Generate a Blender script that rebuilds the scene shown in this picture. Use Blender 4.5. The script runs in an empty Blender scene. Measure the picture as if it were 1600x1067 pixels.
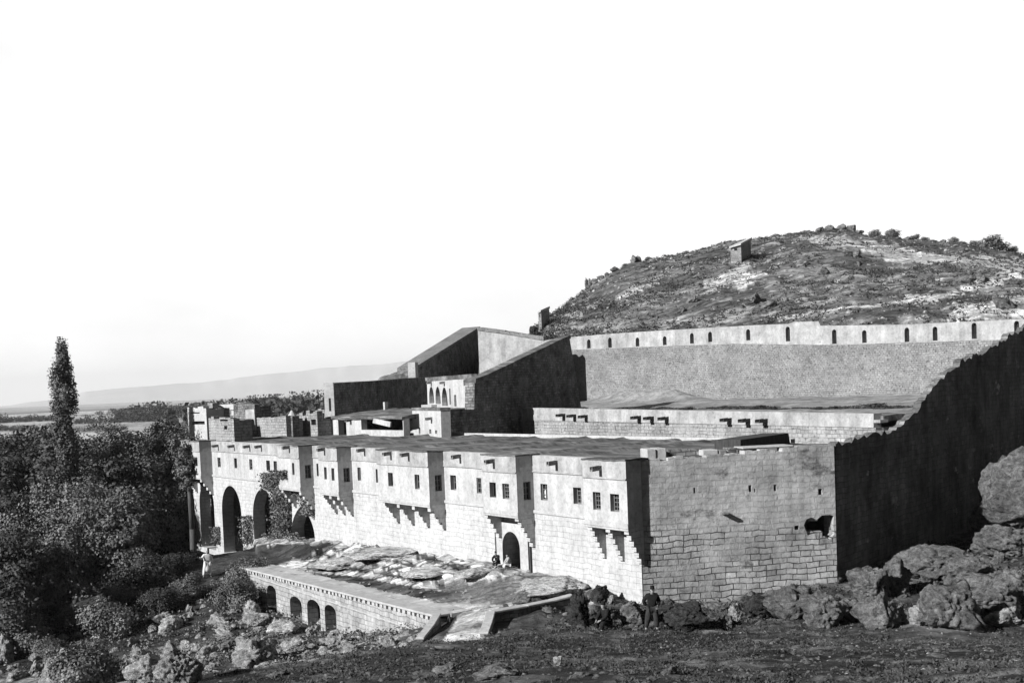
import bpy, bmesh, math, random
import numpy as np
from mathutils import Vector, Matrix
from mathutils.geometry import tessellate_polygon

random.seed(7)
scene = bpy.context.scene
COL = scene.collection
R = math.radians

# ------------------------------------------------------------------ camera model
F = 1900.0                       # focal length in photo pixels (photo is 1600 wide)
CAM = Vector((0.0, 0.0, 9.0))
PITCH = R(3.0); ROLL = math.atan(0.04)
_f = Vector((0, math.cos(PITCH), -math.sin(PITCH)))
_u0 = Vector((0, math.sin(PITCH), math.cos(PITCH)))
_r0 = Vector((1, 0, 0))
_r = _r0*math.cos(ROLL) - _u0*math.sin(ROLL)
_u = _u0*math.cos(ROLL) + _r0*math.sin(ROLL)
SHIFT_PX = 171.0

def ray(u, v):
    return _r*((u-800)/F) + _u*((533.5-v+SHIFT_PX)/F) + _f

def P(u, v, D):                  # world point on the sight line at distance Y = D
    d = ray(u, v); return CAM + d*(D/d.y)

def PZ(u, v, z):
    d = ray(u, v); return CAM + d*((z-CAM.z)/d.z)

def horizon(u):
    return 605.0 - 0.04*(u-800)

cam_d = bpy.data.cameras.new('camera')
cam = bpy.data.objects.new('camera', cam_d); COL.objects.link(cam)
cam_d.sensor_width = 36.0; cam_d.sensor_fit = 'HORIZONTAL'
cam_d.lens = 36.0*F/1600.0
cam_d.shift_y = SHIFT_PX/1600.0
cam_d.clip_start = 0.1; cam_d.clip_end = 60000
M = Matrix((_r, _u, -_f)).transposed().to_4x4()
M.translation = CAM
cam.matrix_world = M
scene.camera = cam

# ------------------------------------------------------------------ noise helpers
def _hash(ix, iy, seed):
    h = (ix.astype(np.int64)*374761393 + iy.astype(np.int64)*668265263 + seed*1442695041) & 0xFFFFFFFF
    h = ((h ^ (h >> 13))*1274126177) & 0xFFFFFFFF
    return ((h ^ (h >> 16)) & 0xFFFF)/65535.0

def vnoise(x, y, seed=0):
    x = np.asarray(x, float); y = np.asarray(y, float)
    ix = np.floor(x); iy = np.floor(y)
    fx = x-ix; fy = y-iy
    fx = fx*fx*(3-2*fx); fy = fy*fy*(3-2*fy)
    a = _hash(ix, iy, seed); b = _hash(ix+1, iy, seed)
    c = _hash(ix, iy+1, seed); d = _hash(ix+1, iy+1, seed)
    return (a*(1-fx)+b*fx)*(1-fy) + (c*(1-fx)+d*fx)*fy

def fbm(x, y, oct=4, seed=0):
    s = 0; a = 0.5; t = 0
    for i in range(oct):
        s = s + a*vnoise(np.asarray(x)*2**i, np.asarray(y)*2**i, seed+i*17); t += a; a *= 0.5
    return s/t

def smooth(a, b, x):
    t = np.clip((x-a)/(b-a), 0, 1); return t*t*(3-2*t)

# ------------------------------------------------------------------ scene bookkeeping
def tag(o, label=None, cat=None, group=None, kind=None):
    if label: o['label'] = label
    if cat: o['category'] = cat
    if group: o['group'] = group
    if kind or label: o['kind'] = kind or 'thing'
    return o

def thing(name, label, cat, loc=(0, 0, 0), group=None):
    o = bpy.data.objects.new(name, None); COL.objects.link(o)
    o.location = Vector(loc); o.empty_display_size = 0.3
    return tag(o, label, cat, group)

def base_of(parent):
    v = Vector((0, 0, 0))
    while parent is not None:
        v += parent.location; parent = parent.parent
    return v

def link_mesh(name, me, mats, parent=None, loc=None):
    o = bpy.data.objects.new(name, me); COL.objects.link(o)
    if not isinstance(mats, (list, tuple)): mats = [mats]
    if len(me.materials) == 0:
        for m in mats: me.materials.append(m)
    if parent: o.parent = parent
    if loc is not None: o.location = loc
    return o

def metre_uv(me):
    n = len(me.loops)
    if n == 0: return
    co = np.empty(len(me.vertices)*3); me.vertices.foreach_get('co', co); co = co.reshape(-1, 3)
    lv = np.empty(n, np.int64); me.loops.foreach_get('vertex_index', lv)
    nf = len(me.polygons)
    nr = np.empty(nf*3); me.polygons.foreach_get('normal', nr); nr = nr.reshape(-1, 3)
    lt = np.empty(nf, np.int64); me.polygons.foreach_get('loop_total', lt)
    fi = np.repeat(np.arange(nf), lt)
    N = nr[fi]; p = co[lv]
    flat = np.abs(N[:, 2]) > 0.8
    t = np.stack([-N[:, 1], N[:, 0]], 1)
    t /= np.maximum(np.linalg.norm(t, axis=1, keepdims=True), 1e-6)
    uu = np.where(flat, p[:, 0], (p[:, :2]*t).sum(1)); vv = np.where(flat, p[:, 1], p[:, 2])
    uv = me.uv_layers.new(name='UVMap')
    uv.data.foreach_set('uv', np.stack([uu, vv], 1).astype(np.float32).ravel())

class MB:                                    # collects shapes, links them as ONE mesh object (world coordinates in)
    def __init__(s): s.v = []; s.f = []; s.m = []; s.cur = 0
    def add(s, vs, fs, m=None):
        b = len(s.v); s.v += [Vector(p) for p in vs]
        for f in fs: s.f.append([b+i for i in f]); s.m.append(s.cur if m is None else m)
    def hexa(s, p, m=None):                  # 8 points: bottom 4 ccw, top 4 ccw
        s.add(p, [(3, 2, 1, 0), (4, 5, 6, 7), (0, 1, 5, 4), (1, 2, 6, 5), (2, 3, 7, 6), (3, 0, 4, 7)], m)
    def box(s, c, d, rz=0, m=None):
        c = Vector(c); x, y, z = d[0]/2, d[1]/2, d[2]/2
        rot = Matrix.Rotation(rz, 3, 'Z')
        s.hexa([c+rot@Vector(q) for q in ((-x, -y, -z), (x, -y, -z), (x, y, -z), (-x, y, -z), (-x, -y, z), (x, -y, z), (x, y, z), (-x, y, z))], m)
    def tube(s, p0, p1, r0, r1, seg=8, cap=True, m=None):
        p0 = Vector(p0); p1 = Vector(p1); d = (p1-p0).normalized()
        a = d.orthogonal().normalized(); b = d.cross(a)
        vs = []
        for p, r in ((p0, r0), (p1, r1)):
            for i in range(seg):
                t = 2*math.pi*i/seg; vs.append(p+a*(math.cos(t)*r)+b*(math.sin(t)*r))
        fs = [(i, (i+1) % seg, seg+(i+1) % seg, seg+i) for i in range(seg)]
        if cap: fs += [tuple(range(seg-1, -1, -1)), tuple(range(seg, 2*seg))]
        s.add(vs, fs, m)
    def build(s, name, mats, parent=None, smooth_=False, bevel=0):
        b = base_of(parent) if parent else Vector((0, 0, 0))
        me = bpy.data.meshes.new(name)
        me.from_pydata([tuple(v-b) for v in s.v], [], s.f)
        if not isinstance(mats, (list, tuple)): mats = [mats]
        for m in mats: me.materials.append(m)
        me.polygons.foreach_set('material_index', s.m)
        if smooth_: me.polygons.foreach_set('use_smooth', [True]*len(me.polygons))
        me.update()
        metre_uv(me)
        o = bpy.data.objects.new(name, me); COL.objects.link(o)
        if parent: o.parent = parent
        if bevel:
            bv = o.modifiers.new('bevel', 'BEVEL'); bv.width = bevel; bv.segments = 1; bv.limit_method = 'ANGLE'
        return o

class Fr:                                    # wall frame: s along the wall, n outward, z up
    def __init__(s, A, B):
        s.o = Vector((A[0], A[1], 0)); d = Vector((B[0]-A[0], B[1]-A[1], 0)); s.len = d.length
        s.e = d.normalized(); s.n = Vector((s.e.y, -s.e.x, 0))
        if s.n.dot(CAM-s.o) < 0: s.n = -s.n
    def p(s, a, n, z): return s.o + s.e*a + s.n*n + Vector((0, 0, z))
    def hit(s, u, v, n=0.0):                 # (s, z) where the sight line of a photo pixel meets the wall plane
        d = ray(u, v); t = ((s.o + s.n*n - CAM).dot(s.n))/d.dot(s.n)
        q = CAM + d*t; return ((q-s.o).dot(s.e), q.z)
    def box(s, mb, s0, s1, n0, n1, z0, z1, m=None):
        mb.hexa([s.p(s0, n0, z0), s.p(s1, n0, z0), s.p(s1, n1, z0), s.p(s0, n1, z0),
                 s.p(s0, n0, z1), s.p(s1, n0, z1), s.p(s1, n1, z1), s.p(s0, n1, z1)], m)
    def plate(s, mb, outer, holes, n0, n1, m=None, mh=None):   # polygon in (s,z) with holes, thickness n0..n1
        loops = [outer]+list(holes)
        tri = tessellate_polygon([[Vector((a, b, 0)) for a, b in lp] for lp in loops])
        flat = [q for lp in loops for q in lp]; k = len(flat)
        vs = [s.p(a, n1, b) for a, b in flat]+[s.p(a, n0, b) for a, b in flat]
        mb.add(vs, [tuple(t) for t in tri]+[tuple(k+i for i in reversed(t)) for t in tri], m)
        st = 0
        for j, lp in enumerate(loops):
            L = len(lp); q = [s.p(a, n1, b) for a, b in lp]+[s.p(a, n0, b) for a, b in lp]
            mb.add(q, [(i, (i+1) % L, L+(i+1) % L, L+i) for i in range(L)], mh if (j and mh is not None) else m)

def rect(s0, s1, z0, z1): return [(s0, z0), (s1, z0), (s1, z1), (s0, z1)]
def arch(s0, s1, z0, z1, k=12, rise=None, point=0.0):
    c = (s0+s1)/2; w = (s1-s0)/2; r = rise or w
    pts = [(s0, z0), (s1, z0)]
    for i in range(k+1):
        t = math.pi*i/k
        h = math.sin(t)*(1-point)+point*(1-abs(math.cos(t)))
        pts.append((c+w*math.cos(t), z1-r+r*h))
    return pts

def jag(a, b, n, amp, rng, step=True):       # ragged line between two (s,z) points
    out = []
    last = 0
    for i in range(n+1):
        t = i/n; z = a[1]+(b[1]-a[1])*t; q = rng.uniform(-amp, amp)
        s = a[0]+(b[0]-a[0])*t
        if step and i: out.append((s, z+last))
        out.append((s, z+q)); last = q
    return out
# ------------------------------------------------------------------ materials (a black and white photograph: neutral greys)
def new_mat(name, rough=0.95):
    m = bpy.data.materials.new(name); m.use_nodes = True
    nt = m.node_tree; b = nt.nodes['Principled BSDF']
    b.inputs['Roughness'].default_value = rough
    b.inputs['Specular IOR Level'].default_value = 0.1
    return m, nt, b

def N(nt, typ, **kw):
    n = nt.nodes.new(typ)
    for k, v in kw.items():
        if k in n.inputs.keys(): n.inputs[k].default_value = v
        else: setattr(n, k, v)
    return n

def ramp(nt, fac, stops, interp='LINEAR'):
    r = nt.nodes.new('ShaderNodeValToRGB'); r.color_ramp.interpolation = interp
    e = r.color_ramp.elements
    while len(e) < len(stops): e.new(0.5)
    for el, (p, c) in zip(e, stops): el.position = p; el.color = (c, c, c, 1)
    nt.links.new(fac, r.inputs[0]); return r.outputs[0]

def mixc(nt, fac, a, b, mode='MIX'):
    n = nt.nodes.new('ShaderNodeMix'); n.data_type = 'RGBA'; n.blend_type = mode
    for i, v in ((0, fac), (6, a), (7, b)):
        if hasattr(v, 'node'): nt.links.new(v, n.inputs[i])
        elif i == 0: n.inputs[0].default_value = v
        else: n.inputs[i].default_value = (v, v, v, 1)
    return n.outputs[2]

def noise(nt, vec, scale, detail=6, rough=0.6, dist=0.0):
    n = N(nt, 'ShaderNodeTexNoise', Scale=scale, Detail=detail, Roughness=rough, Distortion=dist)
    if vec is not None: nt.links.new(vec, n.inputs['Vector'])
    return n.outputs[0]

def mapping(nt, vec, scale=(1, 1, 1), rot=(0, 0, 0), loc=(0, 0, 0)):
    n = nt.nodes.new('ShaderNodeMapping')
    n.inputs['Scale'].default_value = scale; n.inputs['Rotation'].default_value = rot; n.inputs['Location'].default_value = loc
    nt.links.new(vec, n.inputs[0]); return n.outputs[0]

def bump(nt, b, h, strength=0.4, dist=0.05):
    n = N(nt, 'ShaderNodeBump', Strength=strength, Distance=dist)
    nt.links.new(h, n.inputs['Height']); nt.links.new(n.outputs[0], b.inputs['Normal'])

def stone(name, lo, hi, brick=None, nscale=0.5, streak=0.0, bumpy=0.5, fine=6.0, patch=None, speck=0.0, zjoint=None, tone=(0.78, 1.12), laps=None):
    """weathered masonry. brick = (w, h, mortar factor, mortar size, how much of the wall shows joints 0..1)"""
    m, nt, b = new_mat(name)
    tc = nt.nodes.new('ShaderNodeTexCoord'); ob = tc.outputs['Object']; uv = tc.outputs['UV']
    big = noise(nt, ob, nscale, 8, 0.65)
    col = ramp(nt, big, [(0.3, lo), (0.7, hi)])
    fn = noise(nt, ob, fine, 6, 0.75)
    col = mixc(nt, 1.0, col, ramp(nt, fn, [(0.25, 0.6), (0.5, 1.0), (0.75, 1.2)]), 'MULTIPLY')
    height = fn
    if laps:                                       # trodden strips running along a roof
        v1 = mapping(nt, mapping(nt, ob, rot=(0, 0, laps)), (0.16, 1.5, 1.0))
        ln_ = noise(nt, v1, 1.0, 8, 0.7, 0.6)
        col = mixc(nt, 1.0, col, ramp(nt, ln_, [(0.32, 0.35), (0.5, 1.0), (0.66, 1.9)]), 'MULTIPLY'); height = ln_
    if streak:
        sv = mapping(nt, uv, (1.6, 0.09, 1))
        sn = noise(nt, sv, 1.0, 5, 0.6)
        col = mixc(nt, streak, col, ramp(nt, sn, [(0.35, 0.45), (0.62, 1.0)]), 'MULTIPLY')
    if brick:
        w, h, mort, ms, cover = brick
        dv = nt.nodes.new('ShaderNodeVectorMath'); dv.operation = 'SCALE'
        nz = N(nt, 'ShaderNodeTexNoise', Scale=1.3, Detail=3.0); nt.links.new(uv, nz.inputs['Vector'])
        nt.links.new(nz.outputs['Color'], dv.inputs[0]); dv.inputs['Scale'].default_value = 0.22
        ad = nt.nodes.new('ShaderNodeVectorMath'); nt.links.new(uv, ad.inputs[0]); nt.links.new(dv.outputs[0], ad.inputs[1])
        bt = nt.nodes.new('ShaderNodeTexBrick'); nt.links.new(ad.outputs[0], bt.inputs['Vector'])
        bt.inputs['Scale'].default_value = 1.0; bt.inputs['Brick Width'].default_value = w; bt.inputs['Row Height'].default_value = h
        bt.inputs['Mortar Size'].default_value = ms; bt.inputs['Mortar Smooth'].default_value = 0.3
        bt.offset_frequency = 2; bt.squash = 0.75; bt.squash_frequency = 3
        bt.inputs['Color1'].default_value = (tone[0],)*3+(1,); bt.inputs['Color2'].default_value = (tone[1],)*3+(1,)
        bt.inputs['Mortar'].default_value = (mort, mort, mort, 1)
        cn = noise(nt, mapping(nt, ob, (1, 1, 1), loc=(3, 7, 1)), 0.35, 5, 0.6)
        lo_ = 0.75-cover*0.7
        fac = ramp(nt, cn, [(max(0.0, lo_-0.1), 0.0), (min(1.0, lo_+0.12), 1.0)])
        dr = noise(nt, mapping(nt, ob, loc=(9, 1, 4)), 1.1, 4, 0.6)
        if zjoint:                              # the joints are washed out low down, still rendered over higher up
            sx = nt.nodes.new('ShaderNodeSeparateXYZ'); nt.links.new(uv, sx.inputs[0])
            za = nt.nodes.new('ShaderNodeMath'); za.operation = 'MULTIPLY_ADD'; za.inputs[1].default_value = 2.4; nt.links.new(cn, za.inputs[0]); nt.links.new(sx.outputs[1], za.inputs[2])
            mr = nt.nodes.new('ShaderNodeMapRange'); nt.links.new(za.outputs[0], mr.inputs[0]); mr.inputs[1].default_value = zjoint+1.0; mr.inputs[2].default_value = zjoint+1.7; mr.inputs[3].default_value = 1.0; mr.inputs[4].default_value = 0.05
            fac = mr.outputs[0]
        fm = nt.nodes.new('ShaderNodeMath'); fm.operation = 'MULTIPLY'; nt.links.new(fac, fm.inputs[0]); nt.links.new(ramp(nt, dr, [(0.38, 0.1), (0.52, 1.0)]), fm.inputs[1]); fac = fm.outputs[0]
        col = mixc(nt, fac, col, mixc(nt, 1.0, col, bt.outputs['Color'], 'MULTIPLY'))
        hh = nt.nodes.new('ShaderNodeMath'); hh.operation = 'MULTIPLY_ADD'
        nt.links.new(bt.outputs['Fac'], hh.inputs[0]); hh.inputs[1].default_value = -0.8; nt.links.new(fn, hh.inputs[2])
        height = hh.outputs[0]
    if patch:
        pn = noise(nt, mapping(nt, ob, (1, 1, 1.6), loc=(11, 2, 5)), patch[0], 6, 0.7)
        col = mixc(nt, ramp(nt, pn, [(patch[1], 0.0), (patch[1]+0.08, 1.0)]), col, patch[2])
    if speck:
        vo = N(nt, 'ShaderNodeTexVoronoi', Scale=3.2); nt.links.new(ob, vo.inputs['Vector'])
        col = mixc(nt, ramp(nt, vo.outputs['Distance'], [(0.16, speck), (0.3, 0.0)]), col, mixc(nt, 1.0, col, 0.25, 'MULTIPLY'))
    nt.links.new(col, b.inputs['Base Color'])
    bump(nt, b, height, bumpy, 0.06)
    return m

def plain(name, lo, hi, scale=4.0, rough=0.9, bumpy=0.25, spec=0.1, vec=(1, 1, 1)):
    m, nt, b = new_mat(name, rough)
    b.inputs['Specular IOR Level'].default_value = spec
    tc = nt.nodes.new('ShaderNodeTexCoord')
    v = mapping(nt, tc.outputs['Object'], vec)
    n = noise(nt, v, scale, 6, 0.65)
    nt.links.new(ramp(nt, n, [(0.3, lo), (0.7, hi)]), b.inputs['Base Color'])
    if bumpy: bump(nt, b, n, bumpy, 0.03)
    return m

def leafmat(name, lo, hi, scale=0.9):
    m, nt, b = new_mat(name, 0.75)
    tc = nt.nodes.new('ShaderNodeTexCoord')
    n = noise(nt, tc.outputs['Object'], scale, 3, 0.5)
    n2 = noise(nt, tc.outputs['Object'], scale*7, 2, 0.5)
    c = mixc(nt, 1.0, ramp(nt, n, [(0.35, lo), (0.65, hi)]), ramp(nt, n2, [(0.3, 0.6), (0.7, 1.4)]), 'MULTIPLY')
    nt.links.new(c, b.inputs['Base Color'])
    return m

def rockmat(name, lo, hi, scale=0.8, lichen=0.3, crack=0.0):
    m, nt, b = new_mat(name)
    tc = nt.nodes.new('ShaderNodeTexCoord'); ob = tc.outputs['Object']
    info = nt.nodes.new('ShaderNodeObjectInfo')
    vm0 = nt.nodes.new('ShaderNodeVectorMath'); vm0.operation = 'ADD'
    nt.links.new(ob, vm0.inputs[0]); nt.links.new(info.outputs['Location'], vm0.inputs[1]); ob = vm0.outputs[0]
    n1 = noise(nt, ob, scale, 10, 0.72, 0.3); n2 = noise(nt, ob, scale*5, 10, 0.8); n3 = noise(nt, mapping(nt, ob, (1, 1, 2.6), (0.2, 0.35, 0.0)), scale*3.0, 8, 0.7, 0.8)
    c = ramp(nt, n1, [(0.3, lo), (0.68, hi)])
    c = mixc(nt, 1.0, c, ramp(nt, n2, [(0.34, 0.18), (0.5, 0.95), (0.68, 1.9)]), 'MULTIPLY')
    c = mixc(nt, 1.0, c, ramp(nt, n3, [(0.36, 0.4), (0.46, 1.0)]), 'MULTIPLY')  # low spots of the bump noise are darkened as crevice shade
    c = mixc(nt, ramp(nt, noise(nt, mapping(nt, ob, loc=(5, 5, 5)), scale*2.5, 8, 0.75), [(0.54, 0.0), (0.62, lichen)]), c, 0.04)
    if crack:
        dn = N(nt, 'ShaderNodeTexNoise', Scale=0.8, Detail=6.0); nt.links.new(ob, dn.inputs['Vector'])
        vm = nt.nodes.new('ShaderNodeVectorMath'); vm.operation = 'MULTIPLY_ADD'
        nt.links.new(dn.outputs['Color'], vm.inputs[0]); vm.inputs[1].default_value = (2.2, 2.2, 2.2); nt.links.new(ob, vm.inputs[2])
        vo = N(nt, 'ShaderNodeTexVoronoi', Scale=0.55); vo.feature = 'DISTANCE_TO_EDGE'
        nt.links.new(vm.outputs[0], vo.inputs['Vector'])
        c = mixc(nt, crack, c, mixc(nt, 1.0, c, ramp(nt, vo.outputs['Distance'], [(0.0, 0.3), (0.03, 1.0)]), 'MULTIPLY'))
    nt.links.new(c, b.inputs['Base Color'])
    hh = nt.nodes.new('ShaderNodeMath'); hh.operation = 'ADD'; nt.links.new(n2, hh.inputs[0]); nt.links.new(n3, hh.inputs[1])
    bump(nt, b, hh.outputs[0], 1.0, 0.3)
    return m

MAT = {}
MAT['plaster'] = stone('white_plaster', 0.38, 0.55, nscale=0.5, streak=0.42, bumpy=0.2, fine=5, patch=(0.7, 0.68, 0.3))
MAT['ashlar_white'] = stone('white_ashlar', 0.42, 0.54, brick=(0.62, 0.25, 0.55, 0.012, 0.8), nscale=0.3, streak=0.25, bumpy=0.25, fine=4, tone=(0.93, 1.04))
MAT['ashlar_worn'] = stone('worn_ashlar', 0.26, 0.52, brick=(0.5, 0.24, 0.5, 0.016, 0.7), nscale=0.6, streak=0.45, bumpy=0.8, fine=3.5, patch=(0.9, 0.62, 0.16), tone=(0.8, 1.15))
MAT['band'] = stone('parapet_band_plaster', 0.26, 0.50, nscale=0.9, streak=0.45, bumpy=0.5, fine=5, patch=(1.0, 0.64, 0.2))
MAT['ashlar_grey'] = stone('grey_ashlar', 0.27, 0.62, brick=(0.60, 0.245, 0.16, 0.02, 0.8), nscale=0.55, streak=0.35, bumpy=1.0, fine=3.5, patch=(0.5, 0.60, 0.13), zjoint=2.6, tone=(0.75, 1.2))
MAT['ashlar_dark'] = stone('dark_ashlar', 0.06, 0.30, brick=(0.5, 0.25, 0.5, 0.016, 0.6), nscale=0.4, streak=0.55, bumpy=1.0, fine=3, patch=(0.6, 0.62, 0.42), tone=(0.8, 1.2))  # part of the enclosure wall's shade is put into this dark stone colour
MAT['rubble_dark'] = stone('dark_rubble', 0.05, 0.30, brick=(0.42, 0.21, 0.45, 0.02, 0.7), nscale=0.9, bumpy=1.0, fine=2.5, speck=0.4, patch=(1.2, 0.62, 0.4), tone=(0.7, 1.4))  # dark rubble colour also stands in for shade on unlit walls and recesses
MAT['rubble_light'] = stone('pale_rubble', 0.20, 0.40, brick=(0.45, 0.22, 0.5, 0.02, 0.6), nscale=0.6, bumpy=0.8, fine=4, speck=0.5)
MAT['rubble_mid'] = stone('grey_rubble', 0.17, 0.31, brick=(0.34, 0.17, 0.68, 0.018, 0.8), nscale=0.35, bumpy=0.9, fine=3, speck=0.6, tone=(0.8, 1.2))
MAT['earth_roof'] = stone('earth_roof', 0.05, 0.20, nscale=0.45, bumpy=1.0, fine=3, patch=(0.8, 0.62, 0.25), laps=-2.15)
MAT['pale_stone'] = stone('pale_coping_stone', 0.34, 0.50, nscale=1.0, bumpy=0.4, fine=6)
MAT['shade_fill'] = plain('shade_interior', 0.012, 0.03, 2, bumpy=0)  # near-black colour stands in for the shade inside openings
MAT['wood'] = plain('weathered_wood', 0.10, 0.2, 3, vec=(8, 8, 0.6))
MAT['wood_dark'] = plain('dark_wood', 0.03, 0.07, 3, vec=(6, 6, 0.8))
MAT['glass'] = plain('dim_window_glass', 0.02, 0.05, 1.5, rough=0.25, bumpy=0, spec=0.5)
MAT['curtain'] = plain('white_curtain', 0.6, 0.75, 2, bumpy=0)
MAT['bark'] = plain('bark', 0.04, 0.11, 3, vec=(5, 5, 0.8), bumpy=0.6)
MAT['leaf_dark'] = leafmat('dark_leaves', 0.035, 0.09)
MAT['leaf'] = leafmat('tree_leaves', 0.065, 0.185)
MAT['leaf_grey'] = leafmat('dusty_leaves', 0.085, 0.23)
MAT['rock'] = rockmat('weathered_rock', 0.11, 0.34)
MAT['rock_pale'] = rockmat('pale_rock', 0.36, 0.62, lichen=0.6)  # paler base tone than the weathered rock
MAT['rock_slab'] = rockmat('bedrock_slab', 0.58, 0.76, scale=0.5, lichen=0.25, crack=0.7)
MAT['rock_dark'] = rockmat('dark_rock', 0.035, 0.10)
MAT['skin'] = plain('skin', 0.22, 0.3, 3, bumpy=0)
MAT['cloth_black'] = plain('black_cloth', 0.010, 0.022, 6, bumpy=0.2)
MAT['cloth_dark'] = plain('dark_grey_cloth', 0.02, 0.05, 6, bumpy=0.2)
MAT['cloth_white'] = plain('white_cloth', 0.55, 0.75, 6, bumpy=0.2)
MAT['cloth_grey'] = plain('grey_cloth', 0.25, 0.4, 6, bumpy=0.2)
# ------------------------------------------------------------------ site plan
zR, zM, zC = 5.82, 3.2, 5.08                       # roof edge, storey moulding, parapet line of the monastery front
C_ = P(1003, 900, 50.0)
B_ = PZ(335, 689, zR)
FA = Fr(C_, B_)                                    # the long white front, s runs from the near corner to the far left
FE_dir = -FA.n
EW_dir = Vector((0.985, 0.17, 0)).normalized()
_k = ray(1306, 800); _k = _k.x/_k.y
EW_LEN = (_k*C_.y-C_.x)/(EW_dir.x-_k*EW_dir.y)
R_ = Vector((C_.x, C_.y, 0)) + EW_dir*EW_LEN        # right end of the grey end wall
CW_dir = Vector((0.6, 0.8, 0))
CW_end = R_ + CW_dir*40.0
RW_L = P(888, 545, 132.0); RW_R = P(1650, 520, 88.0)
TW_L = P(375, 885, 72.0); TW_R = P(682, 962, 50.5)
TW = Fr(TW_R, TW_L)

# ------------------------------------------------------------------ terrain
def tps_fit(pts, lam=0.02):
    p = np.array(pts, float); n = len(p)
    d = np.hypot(p[:, None, 0]-p[None, :, 0], p[:, None, 1]-p[None, :, 1])
    K = np.where(d > 0, d*d*np.log(np.maximum(d, 1e-9)), 0) + lam*np.eye(n)*100
    Q = np.column_stack([np.ones(n), p[:, 0], p[:, 1]])
    A = np.block([[K, Q], [Q.T, np.zeros((3, 3))]])
    w = np.linalg.solve(A, np.concatenate([p[:, 2], np.zeros(3)]))
    return p, w

def tps_eval(fit, X, Y):
    p, w = fit; n = len(p)
    out = w[n]+w[n+1]*X+w[n+2]*Y
    for i in range(n):
        d2 = (X-p[i, 0])**2+(Y-p[i, 1])**2
        out = out + w[i]*0.5*d2*np.log(np.maximum(d2, 1e-9))
    return out

def cp(u, v, D):
    q = P(u, v, D); return (q.x, q.y, q.z)

low = [(0, 0, 7.3), (-12, 0, 6.3), (12, 0, 8.0), (0, -25, 9), (-25, -20, 6), (25, -20, 10), (0, 15, 4.5), (-8, 15, 3.8), (8, 15, 4.8),
       (0, 25, 2.5), (-9, 25, 1.8), (9, 25, 2.6), (0, 30, 1.7), (-10, 30, 1.0), (10, 30, 1.75), (0, 35, 0.95), (9, 36, 0.8), (0, 40, 0.35),
       cp(1000, 987, 45), cp(1300, 981, 45), cp(1600, 986, 44), cp(680, 1004, 42), cp(450, 1037, 39), cp(300, 1061, 37), cp(100, 1096, 36), (-20, 36, -1.0),
       cp(660, 1000, 49), cp(590, 996, 54.5), cp(515, 988, 60), cp(425, 957, 67), cp(400, 1000, 58), cp(300, 1040, 54), cp(200, 1062, 56), cp(0, 1065, 60),
       cp(350, 950, 68), cp(250, 970, 68), cp(325, 902, 75), (-21, 80, -1.5), (-18, 78, -1.3), (-25, 74, -3.2), (-30, 85, -5), (-25, 100, -6), (-40, 100, -8), (-60, 150, -9), (-20, 140, -7),
       (-40, 60, -6), (-30, 45, -5.5), (-60, 80, -10), (-45, 30, -6), (-60, 0, -4),
       cp(760, 930, 53), cp(720, 960, 50), cp(715, 995, 47), cp(760, 993, 46), (C_.x-1, C_.y-2, -0.35), (C_.x+3, C_.y, -0.4), cp(1150, 935, 50.5), cp(1300, 908, 51.5),
       cp(820, 905, 55), cp(900, 945, 50), cp(950, 985, 46.3), cp(860, 990, 45.5),
       cp(1450, 905, 52), cp(1600, 900, 50), cp(1450, 962, 46), cp(1600, 962, 46), (22, 62, 0.2), (30, 72, 0.3), (38, 80, 1.0), (45, 85, 2.5), (60, 100, 7), (30, 45, 1.2), (30, 55, 1.3), (45, 60, 4), (30, 20, 7), (50, 110, 9), (70, 60, 8)]
FIT_LOW = tps_fit(low)
_fb = lambda s, z, n=0.0: tuple(FA.p(s, n, z))
ter = [(TW_L.x, TW_L.y, -1.12), (TW_R.x, TW_R.y, -0.5), _fb(0, -0.2), _fb(9, 0.12), _fb(20, 0.05), _fb(32, -0.25), _fb(44, -1.15), cp(740, 930, 53), cp(640, 930, 54), cp(700, 895, 58), cp(600, 890, 62)]
FIT_TER = tps_fit(ter)
_tw0 = TW.p(-0.2, -1.4, 0); _tw1 = TW.p(TW.len+0.3, -1.4, 0); _twa = TW.p(-0.2, -0.3, 0)
POLY_TER = [(_twa.x, _twa.y), (_tw0.x, _tw0.y), (_tw1.x, _tw1.y), _fb(43, 0, 0.2)[:2], _fb(43, 0, -1.0)[:2], _fb(4, 0, -1.0)[:2], (C_.x-2.2, C_.y-1.2), cp(760, 955, 51)[:2]]
_q = lambda s, n: tuple(FA.p(s, n, 0))[:2]
POLY_IN = [_q(0.4, -0.5), tuple((R_+CW_dir*0.5-Vector((0.5, 0, 0))))[:2], (CW_end.x-0.1, CW_end.y+0.6), (RW_R.x+1.2, RW_R.y+0.9), (RW_L.x+0.6, RW_L.y+1.0), (5.4, 134), (-3.6, 133), (-4.4, 149.6), (-9.9, 126), (-31, 122), _q(62, -6), _q(62, -0.5)]

def inside(poly, X, Y):
    r = np.zeros(X.shape, bool); n = len(poly); j = n-1
    for i in range(n):
        xi, yi = poly[i]; xj, yj = poly[j]
        c = ((yi > Y) != (yj > Y)) & (X < (xj-xi)*(Y-yi)/((yj-yi) if yj != yi else 1e-9)+xi)
        r ^= c; j = i
    return r

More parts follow.
